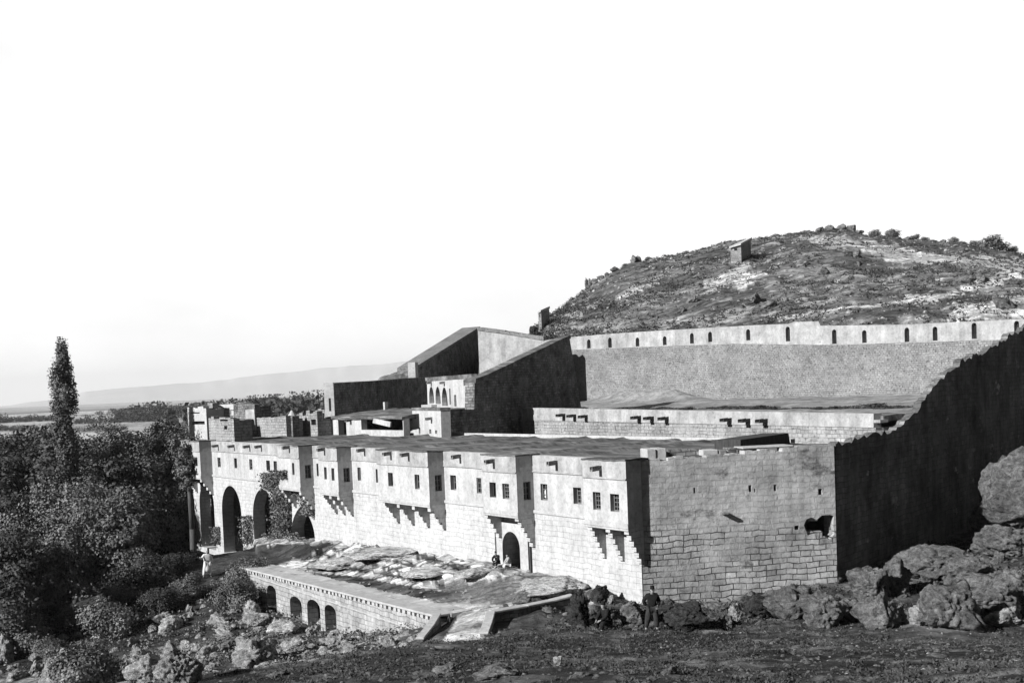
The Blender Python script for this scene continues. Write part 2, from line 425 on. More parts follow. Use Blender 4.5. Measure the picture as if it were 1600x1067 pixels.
HILL = [(520, 618, 140), (560, 602, 140), (600, 589, 145), (650, 570, 150), (700, 552, 165), (750, 540, 170), (830, 523, 160), (860, 499, 162), (890, 478, 168), (917, 456, 175), (1000, 413, 190), (1060, 402, 200), (1145, 382, 205),
        (1215, 374, 210), (1260, 367, 215), (1330, 362, 220), (1370, 374, 220), (1450, 380, 220), (1520, 387, 220), (1597, 402, 220), (1800, 440, 220), (2600, 520, 220)]
HU = np.array([h[0] for h in HILL], float)
HC = np.array([(CAM.z+(horizon(h[0])-h[1])*h[2]/F) for h in HILL]); HD = np.array([h[2] for h in HILL], float)
BU = np.array([520, 650, 745, 760, 880, 1100, 1300, 1500, 1640, 2600], float)
BD = np.array([128, 128, 150, 137, 137, 119.5, 107, 97, 91, 90], float)
BZ = np.array([2.0, 8.0, 12.0, 13.0, 13.4, 13.2, 12.9, 12.5, 12.0, 9.0])
RIDGE_U = np.array([-900, -400, 0, 20, 50, 95, 140, 230, 320, 400, 520, 640, 900, 2600], float)
RIDGE_H = np.array([3, 5, 2, 3, 7, 9, 19, 25, 28, 33, 39, 49, 55, 60], float)
FARD = np.array([100, 200, 400, 650, 900, 1500, 2500, 5000, 7000], float)
FARZ = np.array([-8, -8, -4.5, -3.5, 0.5, 2.5, 3.8, 6.0, 8.5], float)

def zfield(X, Y):
    rr = np.hypot(X, Y)
    D = np.where(Y > 0.25*rr, Y, 0.25*rr)
    u = np.clip(800+F*X/D, -3000, 4000)
    z = tps_eval(FIT_LOW, np.clip(X, -75, 75), np.clip(Y, -30, 155))
    # far plain with its mountains
    zf = np.interp(D, FARD, FARZ)
    mh = np.interp(u, RIDGE_U, RIDGE_H)*9000/F
    mh = mh*(0.93+0.14*fbm(u/38.0, D/2500.0, 4, 3))
    zm = np.where(D < 9000, mh*smooth(6200, 9000, D), mh*(1-smooth(9000, 14000, D)*0.6))
    zf = zf + zm*(0.85+0.3*fbm(X/700, D/700, 4, 9)*smooth(6000, 7500, D))
    zf = zf + smooth(300, 900, D)*(fbm(X/160, Y/160, 3, 21)-0.5)*1.0
    # the hill
    hc = np.interp(u, HU, HC); hd = np.interp(u, HU, HD); bd = np.interp(u, BU, BD); bz = np.interp(u, BU, BZ)
    t = (D-bd)/(hd-bd)
    tt = np.clip(t, 0, 1)
    zh = bz+(hc-bz)*(0.55*tt+0.45*np.sin(tt*math.pi/2))
    bumpy = (fbm(X/9, Y/9, 5, 5)-0.5)*2.6*np.sin(np.clip(tt, 0, 1)*math.pi)**0.7 + (fbm(X/2.6, Y/2.6, 4, 8)-0.5)*1.1*smooth(0.0, 0.15, t)
    zh = zh+bumpy
    zh = np.where(t > 1, hc+(fbm(X/2.6, Y/2.6, 4, 8)-0.5)*1.1-(D-hd)*0.22, zh)
    zh = np.where(t < 0, bz+(D-bd)*0.25, zh)
    zfar_only = zf
    hill_w = smooth(540, 600, u)
    far = np.where(t > 1, np.maximum(zh, zfar_only-2), zh)*hill_w + zfar_only*(1-hill_w)
    w = smooth(100, 150, D)*(1-hill_w) + smooth(86, 112, D)*hill_w
    z = z*(1-w)+far*w
    near = 1-smooth(90, 140, rr)
    z = z + near*((fbm(X/3.2, Y/3.2, 4, 31)-0.5)*0.5*smooth(4, 30, rr) + (fbm(X/0.8, Y/0.8, 3, 33)-0.5)*0.22)
    it = inside(POLY_TER, X, Y)
    if it.any():
        nd_ = -((X-TW_R.x)*TW.n.x+(Y-TW_R.y)*TW.n.y); sw_ = np.clip(((X-TW_R.x)*TW.e.x+(Y-TW_R.y)*TW.e.y)/TW.len, 0, 1)
        kk = smooth(0.5, 6.0, nd_); zt = (-0.40-0.62*sw_)*(1-kk)+tps_eval(FIT_TER, X, Y)*kk + (0.30-np.abs(fbm(X/3.4+0.3*Y/3.4, Y/2.0, 4, 41)-0.5)*2.6+0.25*np.abs(fbm(X/1.1, Y/1.1, 3, 43)-0.5))*0.85*smooth(1.6, 4.5, np.abs((X-TW_R.x)*TW.n.x+(Y-TW_R.y)*TW.n.y))
        z = np.where(it, zt, z)
    ii = inside(POLY_IN, X, Y)
    z = np.where(ii, np.minimum(z, -0.5), z)
    return z

def ground_z(x, y):
    return float(zfield(np.array([float(x)]), np.array([float(y)]))[0])

def project(X, Y, Z):
    dx, dy, dz = X-CAM.x, Y-CAM.y, Z-CAM.z
    a = dx*_r.x+dy*_r.y+dz*_r.z; b = dx*_u.x+dy*_u.y+dz*_u.z; c = np.maximum(dx*_f.x+dy*_f.y+dz*_f.z, 1e-3)
    return 800+F*a/c, 533.5+SHIFT_PX-F*b/c

def sight(u, v, d0=20.0, d1=400.0, n=900):
    """where the sight line of a photo pixel first meets the ground"""
    D = np.geomspace(d0, d1, n); r = ray(u, v); X = r.x/r.y*D; Z = CAM.z+r.z/r.y*D
    k = np.nonzero(zfield(X, D) >= Z)[0]
    i = k[0] if len(k) else n-1
    return Vector((X[i], D[i], float(zfield(X[i:i+1], D[i:i+1])[0])))

az = np.concatenate([np.arange(-180, -60, 4.0), np.arange(-60, -25, 1.0), np.arange(-25, 25, 0.085), np.arange(25, 60, 1.0), np.arange(60, 180, 4.0)])
rad = [1.5]
while rad[-1] < 15000:
    r0 = rad[-1]
    k = 0.035 if r0 < 22 else (0.0075 if r0 < 75 else (0.009 if r0 < 235 else 0.03))
    rad.append(r0*(1+k))
rad = np.array(rad)
AZ, RAD = np.meshgrid(np.radians(az), rad)
TX = RAD*np.sin(AZ); TY = RAD*np.cos(AZ)
# in front of the camera let the rings be straight (constant Y) so ridges keep their distance
inner = np.abs(AZ) < R(60)
scl = np.where(inner, 1/np.cos(np.where(inner, AZ, 0)), 2.0)
TX = TX*scl; TY = TY*scl
TZ = zfield(TX, TY)
nr_, na = TX.shape
verts = np.stack([TX, TY, TZ], -1).reshape(-1, 3)
i0 = np.arange(nr_-1)[:, None]*na; j = np.arange(na); jn = (j+1) % na
quads = np.stack([i0+j, i0+jn, i0+na+jn, i0+na+j], -1).reshape(-1, 4)[:, ::-1]
me = bpy.data.meshes.new('ground')
me.vertices.add(len(verts)); me.vertices.foreach_set('co', verts.astype(np.float32).ravel())
me.loops.add(quads.size); me.loops.foreach_set('vertex_index', quads.astype(np.int32).ravel())
me.polygons.add(len(quads)); me.polygons.foreach_set('loop_start', np.arange(0, quads.size, 4, dtype=np.int32))
me.polygons.foreach_set('use_smooth', np.ones(len(quads), bool))
me.update(calc_edges=True)

# ground colour, place by place
U, V = project(TX, TY, TZ)
jx = (fbm(TX/2.5, TY/2.5, 4, 51)-0.5); jy = (fbm(TX/2.5, TY/2.5, 4, 57)-0.5)
def region(poly, dmin, dmax, wob=30):
    return inside(poly, U+jx*wob*55/np.maximum(TY, 20), V+jy*wob*0.5*55/np.maximum(TY, 20)) & (TY > dmin) & (TY < dmax)
alb = np.full(TX.shape, 0.075); rocky = np.zeros(TX.shape); con = np.full(TX.shape, 1.0)
n1 = fbm(TX/6, TY/6, 5, 61); n2 = fbm(TX/1.4, TY/1.4, 4, 63); n3 = fbm(TX/18, TY/18, 4, 67)
front = TY < 48
n4 = fbm(TX/1.1+3, TY/0.45, 4, 68)
alb = np.where(front, 0.035+0.05*smooth(0.45, 0.62, n1)+0.12*smooth(0.56, 0.66, n4)*(0.25+0.9*smooth(900, 1600, U))+0.10*smooth(0.58, 0.70, n2), alb)
leftslope = (U < 640) & (TY > 40) & (TY < 75)
alb = np.where(leftslope, 0.07+0.22*smooth(0.48, 0.62, n2), alb); rocky = np.where(leftslope, smooth(0.48, 0.62, n2), rocky)
rightslope = (U > 1000) & (TY > 45.5) & (TY < 90)
alb = np.where(rightslope, 0.05+0.10*smooth(0.45, 0.65, n2), alb)
it = inside(POLY_TER, TX, TY)
alb = np.where(it, 0.46, alb); rocky = np.where(it, 0.8, rocky)
g = region([(470, 850), (570, 835), (700, 866), (790, 892), (745, 905), (690, 935), (600, 932), (480, 897), (440, 880)], 50, 80, 16)
alb = np.where(g, 0.66, alb); rocky = np.where(g, 1.0, rocky)
g = region([(765, 902), (815, 902), (800, 935), (770, 960), (700, 940), (660, 935), (700, 915)], 47, 62, 14)
alb = np.where(g, 0.17, alb); rocky = np.where(g, 0.0, rocky)
g = region([(560, 908), (700, 925), (690, 938), (560, 925)], 47, 70, 10)
alb = np.where(g, 0.10, alb)
g = region([(705, 940), (790, 945), (765, 962), (757, 996), (690, 1004), (715, 968)], 44, 56, 5)
alb = np.where(g, 0.5, alb); rocky = np.where(g, 0.0, rocky)
g = region([(280, 905), (300, 855), (490, 848), (530, 846), (480, 870), (400, 887)], 62, 95, 8)
alb = np.where(g, 0.055, alb); rocky = np.where(g, 0.0, rocky)
left = (TX < -14) & (TY > 62) & (TY < 240)
alb = np.where(left & ~it & ~g, 0.045, alb)
g = region([(455, 893), (560, 900), (720, 930), (690, 936), (560, 915), (450, 902)], 50, 75, 14)
alb = np.where(g & it, 0.09, alb)
g = region([(395, 886), (470, 856), (520, 849), (500, 862), (440, 880), (410, 890)], 58, 92, 8)
alb = np.where(g, 0.06, alb)
for line, w_ in (([(470, 872), (540, 866), (600, 872), (650, 884)], 2.6), ([(560, 850), (620, 858), (690, 876)], 2.2), ([(480, 888), (560, 889), (640, 902), (700, 916)], 3.4), ([(585, 880), (625, 893), (690, 905)], 2.4),
                 ([(650, 868), (700, 884), (760, 893)], 2.4), ([(600, 892), (640, 878), (665, 866)], 1.8), ([(690, 912), (720, 896), (735, 884)], 1.8), ([(520, 858), (560, 872), (590, 884)], 1.8), ([(555, 838), (600, 852), (640, 858)], 2.6), ([(700, 925), (745, 910), (780, 900)], 2.0)):
    up_ = [(a, b_-w_) for a, b_ in line]; dn2 = [(a, b_+w_) for a, b_ in reversed(line)]
    g = region(up_+dn2, 50, 85, 13)
    alb = np.where(g & it, 0.07+0.08*n2, alb)
far = (TY > 240)
st = fbm(TX/420, TY/60, 4, 71); st2 = fbm(TX/900, TY/150, 3, 73)
alb = np.where(far, 0.37+0.6*(st-0.5)+0.35*(st2-0.5), alb)
alb = np.where(far & (vnoise(TX/900, TY/70, 75) > 0.80) & (TY < 2500), 0.16, alb)
alb = np.where(TY > 6000, 0.52+0.12*(fbm(TX/600, TY/600, 4, 77)-0.5), alb)  # far ridge tone raised, haze paling put into the colour
hill = (U > 590) & (TY > 88) & (TY < 600) & ~inside(POLY_IN, TX, TY)
ha = 0.105+0.11*smooth(0.42, 0.66, n1)+0.22*smooth(0.60, 0.70, n2)*smooth(0.4, 0.6, n3)
alb = np.where(hill, ha, alb); rocky = np.where(hill, 0.4, rocky)
for poly, a in (([(1090, 447), (1130, 425), (1165, 412), (1180, 420), (1130, 448), (1105, 458)], 0.55),
                ([(1140, 450), (1160, 430), (1200, 425), (1180, 440), (1155, 455)], 0.55),
                ([(955, 470), (985, 448), (1030, 441), (1020, 450), (975, 468)], 0.5),
                ([(865, 505), (900, 480), (945, 470), (900, 495), (870, 512)], 0.40),
                ([(1195, 492), (1290, 484), (1400, 468), (1490, 452), (1560, 425), (1600, 418), (1600, 440), (1540, 452), (1450, 470), (1330, 482), (1210, 500)], 0.62),
                ([(1060, 503), (1200, 488), (1205, 494), (1100, 507)], 0.32),
                ([(1500, 480), (1600, 462), (1640, 505), (1480, 500)], 0.60),
                ([(1250, 368), (1340, 372), (1480, 400), (1600, 405), (1600, 425), (1500, 412), (1400, 410), (1330, 388), (1270, 382)], 0.5)):
    g = region(poly, 88, 260, 60)
    alb = np.where(g & hill, a*(0.75+0.5*n2), alb)
ca = me.color_attributes.new('cover', 'FLOAT_COLOR', 'POINT')
cd = np.stack([alb, rocky, con, np.ones(TX.shape)], -1).reshape(-1)
ca.data.foreach_set('color', cd.astype(np.float32))

m, nt, b = new_mat('ground')
at = nt.nodes.new('ShaderNodeAttribute'); at.attribute_name = 'cover'
sep = nt.nodes.new('ShaderNodeSeparateColor'); nt.links.new(at.outputs['Color'], sep.inputs[0])
tc = nt.nodes.new('ShaderNodeTexCoord'); ob = tc.outputs['Object']
comb = nt.nodes.new('ShaderNodeCombineColor')
for i in range(3): nt.links.new(sep.outputs[0], comb.inputs[i])
f1 = noise(nt, mapping(nt, ob, (0.6, 1.5, 1.0)), 0.5, 12, 0.78)
f2 = noise(nt, ob, 3.0, 8, 0.75)
c = mixc(nt, 1.0, comb.outputs[0], ramp(nt, f1, [(0.36, 0.22), (0.5, 0.95), (0.65, 2.3)]), 'MULTIPLY')
c = mixc(nt, 1.0, c, ramp(nt, f2, [(0.3, 0.55), (0.5, 1.0), (0.72, 1.6)]), 'MULTIPLY')
dn = N(nt, 'ShaderNodeTexNoise', Scale=0.5, Detail=5.0); nt.links.new(ob, dn.inputs['Vector'])
vm = nt.nodes.new('ShaderNodeVectorMath'); vm.operation = 'MULTIPLY_ADD'
nt.links.new(dn.outputs['Color'], vm.inputs[0]); vm.inputs[1].default_value = (2.6, 2.6, 2.6); nt.links.new(ob, vm.inputs[2])
vo = N(nt, 'ShaderNodeTexVoronoi', Scale=0.6); vo.feature = 'DISTANCE_TO_EDGE'; nt.links.new(vm.outputs[0], vo.inputs['Vector'])
crack = ramp(nt, vo.outputs['Distance'], [(0.0, 0.06), (0.05, 0.6), (0.13, 1.0)])
c = mixc(nt, sep.outputs[1], c, mixc(nt, 1.0, c, crack, 'MULTIPLY'))
nt.links.new(c, b.inputs['Base Color'])
hh = nt.nodes.new('ShaderNodeMath'); hh.operation = 'ADD'; nt.links.new(f1, hh.inputs[0]); nt.links.new(f2, hh.inputs[1])
bump(nt, b, hh.outputs[0], 0.9, 0.25)
MAT['ground'] = m
me.materials.append(m)
go = bpy.data.objects.new('ground', me); COL.objects.link(go); go['kind'] = 'structure'
rng = random.Random(11); wr_ = random.Random(23)
# ------------------------------------------------------------------ small building pieces
def window_px(fr, u0, u1, v0, v1, n=0.0):
    a = fr.hit(u0, v0, n); b_ = fr.hit(u1, v1, n)
    s0, s1 = sorted((a[0], b_[0])); z0, z1 = sorted((a[1], b_[1]))
    return s0, s1, z0, z1

def make_window(parent, fr, s0, s1, z0, z1, n, bars=(2, 3), curtain=False, name='window', deep=0.16):
    mb = MB(); t = 0.05
    n1 = n-deep+0.06; n0 = n-deep
    fr.box(mb, s0+0.003, s0+t, n0, n1, z0+0.003, z1-0.003, 0); fr.box(mb, s1-t, s1-0.003, n0, n1, z0+0.003, z1-0.003, 0)
    fr.box(mb, s0+t, s1-t, n0, n1, z0+0.003, z0+t, 0); fr.box(mb, s0+t, s1-t, n0, n1, z1-t, z1-0.003, 0)
    for i in range(1, bars[0]):
        c = s0+(s1-s0)*i/bars[0]; fr.box(mb, c-0.016, c+0.016, n0+0.01, n1-0.01, z0+t, z1-t, 0)
    for i in range(1, bars[1]):
        c = z0+(z1-z0)*i/bars[1]; fr.box(mb, s0+t, s1-t, n0+0.013, n1-0.013, c-0.014, c+0.014, 0)
    fr.box(mb, s0+0.003, s1-0.003, n0-0.06, n0-0.03, z0+0.003, z1-0.003, 1)
    if curtain:
        w = (s1-s0)
        for q in (0.30, 0.70):
            fr.plate(mb, arch(s0+w*(q-0.16), s0+w*(q+0.16), z0+0.1, z0+(z1-z0)*0.62, 8), [], n0-0.026, n0-0.012, 2)
    return mb.build(name, [MAT['wood'] if bars[0] > 1 else MAT['wood_dark'], MAT['glass'], MAT['curtain']], parent)

def make_spout(parent, fr, s, z, n, L=0.5, w=0.2, mat='rubble_mid', name='spout'):
    mb = MB()
    d = 0.05
    def seg(s0, s1, z0, z1):
        mb.hexa([fr.p(s0, n-0.15, z0), fr.p(s1, n-0.15, z0), fr.p(s1, n+L, z0-d), fr.p(s0, n+L, z0-d),
                 fr.p(s0, n-0.15, z1), fr.p(s1, n-0.15, z1), fr.p(s1, n+L, z1-d), fr.p(s0, n+L, z1-d)])
    seg(s-w/2, s+w/2, z, z+0.07); seg(s-w/2, s-w/2+0.05, z+0.07, z+0.19); seg(s+w/2-0.05, s+w/2, z+0.07, z+0.19)
    return mb.build(name, MAT[mat], parent)

def make_corbel(parent, fr, s_right, width, off, ztop, h, steps):
    mb = MB()
    dz = h/steps
    for i in range(steps):
        pr = off*(steps-i)/steps
        fr.box(mb, s_right+0.004*(i % 2), s_right+width-0.004*(i % 2), -0.05, pr, ztop-dz*(i+1)+0.001, ztop-dz*i)
    return mb.build('corbel', MAT['ashlar_white'], parent)

# ------------------------------------------------------------------ the monastery range
S_END = 62.0
mon = thing('monastery_building', 'long white flat-roofed monastery range with jettied bays, arched gate and grey ashlar end wall', 'monastery', FA.p(20, 0, 0))
OFFS = [0.75, 0.92, 0.92, 0.92, 0.92, 0.92]; OFF = 0.92
ORI = [  # uL, uR, corbels, step count, side window
    (912, 984.5, 3, 6, False), (755, 808, 2, 6, True), (591.5, 671, 4, 4, True), (500, 529.5, 3, 4, True), (437.5, 470, 2, 4, True), (288, 315.5, 2, 4, False)]
WIN_O = [[(926, 939, 768, 797), (953, 968, 771, 800)], [(764.5, 775.5, 753, 777.5), (784.5, 796, 755, 780)],
         [(606, 614.5, 738, 760), (647.5, 656, 741, 764.5)], [(506, 511, 729.5, 749), (517.5, 523, 731, 751)], [(456, 460.5, 723, 742)], [(305, 309, 714, 728)]]
WIN_F = [(844, 855.5, 755.5, 782, 1), (895, 908.5, 761, 788, 0), (703, 713, 742, 766, 0), (744, 752.5, 746, 771, 0), (558, 564, 730, 751, 0), (586.5, 590.5, 732.5, 754, 0),
         (494, 498, 724, 744, 0), (339.5, 345, 714.5, 730, 0), (365.5, 370.5, 715.5, 731.5, 0), (389, 394.5, 717, 734, 0), (415.5, 422, 719, 735.5, 0), (427, 433, 720, 736, 0)]

ori_s = []
for k, (uL, uR, nc, st, sw) in enumerate(ORI):
    vm_ = 0.0
    OFF = OFFS[k]; sR = FA.hit(uR, 770, OFF)[0]; sL = FA.hit(uL, 770, OFF)[0]
    ori_s.append((sR+(0.2 if k == 0 else 0.0), sL))

# lower storey with the gate and the arcade at its far end
gate = window_px(FA, 787.5, 817.5, 828, 899)
holes = [arch(gate[0], gate[1], -0.9, gate[3], 14)]
AR = [(283, 304.5, 750, 850), (312.5, 335, 754, 850), (347, 377, 757, 850), (395, 430, 762, 850)]
for u0, u1, v0, v1 in AR:
    s0, s1, z0, z1 = window_px(FA, u0, u1, v0, v1)
    s0 = FA.hit(u1, 800)[0]; s1 = FA.hit(u0, 800)[0]
    holes.append(arch(s0, s1, -2.6, z1, 16))
s0 = FA.hit(490, 800)[0]; s1 = FA.hit(454, 800)[0]
holes.append(arch(s0, s1, -2.6, FA.hit(472, 790)[1], 16, point=0.35))
mb = MB()
FA.plate(mb, rect(0, S_END, -3.0, zM), holes, -0.9, 0.0)
mon_low = mb.build('lower_wall', MAT['ashlar_white'], mon)
mb = MB()
s_arc = FA.hit(500, 800)[0]
FA.box(mb, s_arc, S_END, -9.4, -9.0, -3.0, zM-0.3); FA.box(mb, s_arc-0.4, s_arc, -9.4, -0.9, -3.0, zM-0.3)
FA.box(mb, s_arc, S_END, -9.0, -0.9, zM-0.3, zM-0.05)
mb.build('arcade_vault', MAT['rubble_dark'], mon)  # lined darker than the front, the vault's shade put into the colour
# upper storey
wf = []
for u0, u1, v0, v1, cur in WIN_F: wf.append(window_px(FA, u0, u1, v0, v1)+(cur,))
mb = MB()
up_holes = []
for w in wf: up_holes.append(rect(*w[:4]))
FA.plate(mb, rect(0.0, S_END, zM+0.002, zR-0.02), up_holes, -0.45, -0.01)
upper = mb.build('upper_wall', MAT['plaster'], mon)
for i, w in enumerate(wf):
    make_window(upper, FA, *w[:4], -0.01, bars=(3, 4) if i == 1 else ((2, 3) if w[4] else wr_.choice(((2, 3), (1, 1), (2, 2), (1, 2), (2, 4)))), curtain=bool(w[4]), deep=0.16 if w[4] else wr_.uniform(0.12, 0.3))
mb = MB(); FA.box(mb, 0.0, S_END, -0.02, 0.06, zM-0.10, zM+0.06); mb.build('string_course', MAT['pale_stone'], mon, bevel=0.02)
mb = MB(); FA.plate(mb, rect(0.0, S_END, zC, zR-0.03), [], -0.008, 0.02); FA.box(mb, 0.0, S_END, 0.0, 0.06, zC-0.05, zC); mb.build('parapet_band', MAT['band'], mon)

def sheet(name, f, a0, a1, da, b0, b1, db, mat, parent, thick=0.3):
    na_ = max(2, int((a1-a0)/da)); nb = max(2, int((b1-b0)/db)); vs = []; fs = []
    for i in range(na_+1):
        for k_ in range(nb+1): vs.append(f(a0+(a1-a0)*i/na_, b0+(b1-b0)*k_/nb))
    w = nb+1
    for i in range(na_):
        for k_ in range(nb): fs.append((i*w+k_, (i+1)*w+k_, (i+1)*w+k_+1, i*w+k_+1))
    mb = MB(); mb.add(vs, fs)
    ring = [i*w for i in range(na_+1)]+[na_*w+k_ for k_ in range(1, nb+1)]+[i*w+nb for i in range(na_-1, -1, -1)]+[k_ for k_ in range(nb-1, 0, -1)]
    lo = [vs[i]-Vector((0, 0, thick)) for i in ring]; hi = [vs[i] for i in ring]; L = len(ring)
    mb.add(hi+lo, [(i, (i+1) % L, L+(i+1) % L, L+i) for i in range(L)]+[tuple(range(L, 2*L))])
    return mb.build(name, mat, parent, smooth_=False)

# jettied bays
for k, (uL, uR, nc, st, sw) in enumerate(ORI):
    sR, sL = ori_s[k]
    mb = MB(); OFF = OFFS[k]
    ws = [window_px(FA, *w, OFF) for w in WIN_O[k]]
    FA.plate(mb, rect(sR, sL, zM-0.02, zR-0.03), [rect(*w) for w in ws], OFF-0.35, OFF)
    FA.box(mb, sL-0.35, sL, -0.02, OFF-0.35, zM-0.02, zR-0.03)
    # right hand side wall, with its own small window in some bays
    FS = Fr(FA.p(sR, 0, 0), FA.p(sR, OFF-0.35, 0))
    if (FS.n.dot(-FA.e)) < 0: FS.n = -FS.n
    sh = []
    a0 = -0.02; a1 = OFF-0.35
    if sw: sh = [rect(0.16, 0.56, 3.75, 4.6)]
    FS.plate(mb, rect(a0, a1, zM-0.02, zR-0.03), sh, -0.3, 0.0)
    FA.box(mb, sR, sL, -0.02, OFF-0.002, zM-0.16, zM-0.022)
    bay = mb.build('jettied_bay', MAT['plaster'], mon)
    for i, w in enumerate(ws): make_window(bay, FA, *w, OFF, bars=(3, 4) if k < 1 else wr_.choice(((2, 3), (1, 1), (2, 2), (2, 4), (3, 4))), deep=wr_.uniform(0.12, 0.3))
    if sw: make_window(bay, FS, 0.16, 0.56, 3.75, 4.6, 0.0)
    mb = MB(); FA.box(mb, sR-0.05, sL+0.03, OFF-0.01, OFF+0.06, zM-0.18, zM+0.03); FA.box(mb, sR-0.03, sL+0.02, OFF-0.01, OFF+0.035, zM-0.28, zM-0.18)
    mb.build('moulding', MAT['pale_stone'], bay, bevel=0.015)
    mb = MB(); FA.plate(mb, rect(sR-0.003, sL, zC, zR), [], OFF-0.2, OFF+0.025); FA.box(mb, sR, sL, OFF, OFF+0.065, zC-0.05, zC)
    FA.box(mb, sR-0.003, sR+0.3, -0.02, OFF-0.2, zC+0.2, zR); mb.build('bay_parapet', MAT['band'], bay)
    wid = 0.30
    for i in range(nc):
        if nc == 1: q = sR
        else: q = sR+0.005+(sL-sR-wid)*i/(nc-1)*(0.93 if k != 1 else 1.0)
        make_corbel(bay, FA, q, wid, OFF-0.02, zM-0.165, 1.5 if k < 2 else 1.28, st)
    sheet('bay_roof', lambda s, n, k=k: FA.p(s, n+0.05*(float(fbm(s*3, k*5.0, 3, 12))-0.5)*(1 if n > 0.3 else 0), zR+0.05+0.13*(float(fbm(s*1.6, n*1.6+k, 3, 91))-0.5)), sR-0.03, sL+0.05, 0.2, -0.42, OFF+0.06, 0.2, MAT['earth_roof'], bay, 0.07)

# water spouts along the parapet: pixel places, on the flush wall or on a bay
SPO = [(318, 212, 0), (528, 242, 1), (920, 252, 0), (1195, 285, 1)]
for x, y, o in [(640+a/4, 660+c/4, o) for a, c, o in SPO]+[(280+a/4, 600+c/4, o) for a, c, o in ((245, 386, 0), (345, 388, 0), (442, 390, 0), (515, 390, 0), (690, 396, 1), (910, 408, 1), (1160, 412, 0), (1325, 434, 1), (1436, 440, 1))]:
    n = (OFF if x < 970 else OFFS[0]) if o else 0.0
    if o and x > 900: n = OFFS[0]
    s, z = FA.hit(x, y, n)
    make_spout(mon, FA, s, z-0.06, n+0.02)

# gate: portal frame, leaf, threshold
pz = FA.hit(803, 817)[1]
ps0 = FA.hit(828.5, 860)[0]; ps1 = FA.hit(779.5, 860)[0]
mb = MB()
FA.plate(mb, rect(ps0, ps1, -0.7, pz), [arch(gate[0], gate[1], -0.69, gate[3], 14)], -0.02, 0.13)
mb.build('gate_surround', MAT['plaster'], mon)
mb = MB(); FA.box(mb, gate[0]-0.05, (gate[0]+gate[1])/2+0.12, -0.82, -0.74, -0.6, gate[3]+0.1)
for i in range(4): FA.box(mb, gate[0], (gate[0]+gate[1])/2+0.1, -0.74, -0.71, 0.1+i*0.5, 0.2+i*0.5)
door = mb.build('door', MAT['wood'], mon)
mb = MB(); FA.box(mb, gate[0]-0.3, gate[1]+0.3, -3.2, -3.1, -0.6, 3.0); mb.build('gate_passage', MAT['shade_fill'], mon)
for ss in (ps0-0.1, ps1+0.12):
    mb = MB(); FA.box(mb, ss-0.05, ss+0.05, 0.0, 0.10, 0.0, pz-0.1); mb.build('surround_shadow', MAT['wood_dark'], mon)  # dark strips stand in for the shadow along the surround's edges

# grey end wall
EW = Fr(C_, R_)
def ewp(u, v): return EW.hit(u, v, -0.02)
zl = ewp(1012, 719)[1]; zr_ = ewp(1304, 695)[1]
er = random.Random(5)
top = [(EW_LEN, zr_)] + [(s, z) for s, z in jag((EW_LEN-0.3, zr_-0.02), (0.95, zl), 22, 0.09, er)] + [(0.02, zR-0.1)]
blob = [ewp(*q) for q in ((1256, 820), (1260, 811), (1268, 808), (1276, 812), (1284, 805), (1297, 804), (1303, 806), (1302, 822), (1304, 834), (1296, 843), (1290, 838), (1281, 840), (1272, 834), (1262, 836))]
eh = [blob]
for u, v, du, dv in ((1085, 766, 1.6, 4.5), (1172, 763, 2.2, 5.5), (1179, 766, 1.0, 3), (1211, 762, 2.0, 5), (1281.5, 768, 3.0, 5), (1245, 824, 3.5, 3.5), (1180, 752, 0.01, 0.01)):
    a = ewp(u-du, v+dv); c = ewp(u+du, v-dv)
    if c[0]-a[0] > 0.02: eh.append(rect(a[0], c[0], a[1], c[1]))
mb = MB(); EW.plate(mb, [(0.02, -2.0), (EW_LEN, -2.0)]+top, eh, -0.62, -0.02)
endw = mb.build('end_wall', MAT['ashlar_grey'], mon)
mb = MB(); EW.box(mb, 0.6, EW_LEN-0.02, -1.3, -1.2, -1.5, 5.0); mb.build('end_wall_backing', MAT['shade_fill'], mon)
# stones fallen inside the hole
for q in ((1272, 811, 0.22, 0.1), (1277, 836, 0.3, 0.16), (1266, 834, 0.2, 0.12)):
    mb = MB(); s, z = ewp(q[0], q[1]); EW.box(mb, s-q[2], s+q[2], -0.5, -0.12, z-q[3], z+q[3])
    mb.build('loose_stone', MAT['ashlar_grey'], mon, bevel=0.04)
mb = MB()
s, z = ewp(1132, 801); EW.box(mb, s-0.16, s+0.1, -0.1, 0.3, z-0.06, z+0.06); mb.build('drain_stone', MAT['rubble_mid'], mon, bevel=0.03)
# ragged coping stones and recesses along the top of the end wall
def top_block(u0, u1, v0, v1, n0, n1, mat, name):
    a = EW.hit(u0, v1, n1); c = EW.hit(u1, v0, n1)
    mb = MB(); EW.box(mb, a[0], c[0], n0, n1, a[1]-0.1, c[1]); return mb.build(name, MAT[mat], mon, bevel=0.03)
top_block(1011, 1025, 701, 717, -1.2, -0.2, 'pale_stone', 'coping_stone'); top_block(1026, 1041, 700, 716, -1.3, -0.25, 'pale_stone', 'coping_stone')
top_block(1044, 1096, 700, 716, -1.9, -1.2, 'rubble_dark', 'dark_recess_block'); top_block(1098, 1122, 702, 709, -1.6, -0.7, 'pale_stone', 'coping_stone')  # dark blocks here and below stand in for shaded openings on the roof
top_block(1124, 1136, 703, 712, -1.5, -0.7, 'rubble_mid', 'coping_stone'); top_block(1138, 1154, 699, 712, -1.6, -0.9, 'rubble_dark', 'dark_recess_block')
top_block(1160, 1240, 695, 698, -1.4, -0.3, 'pale_stone', 'coping_stone')
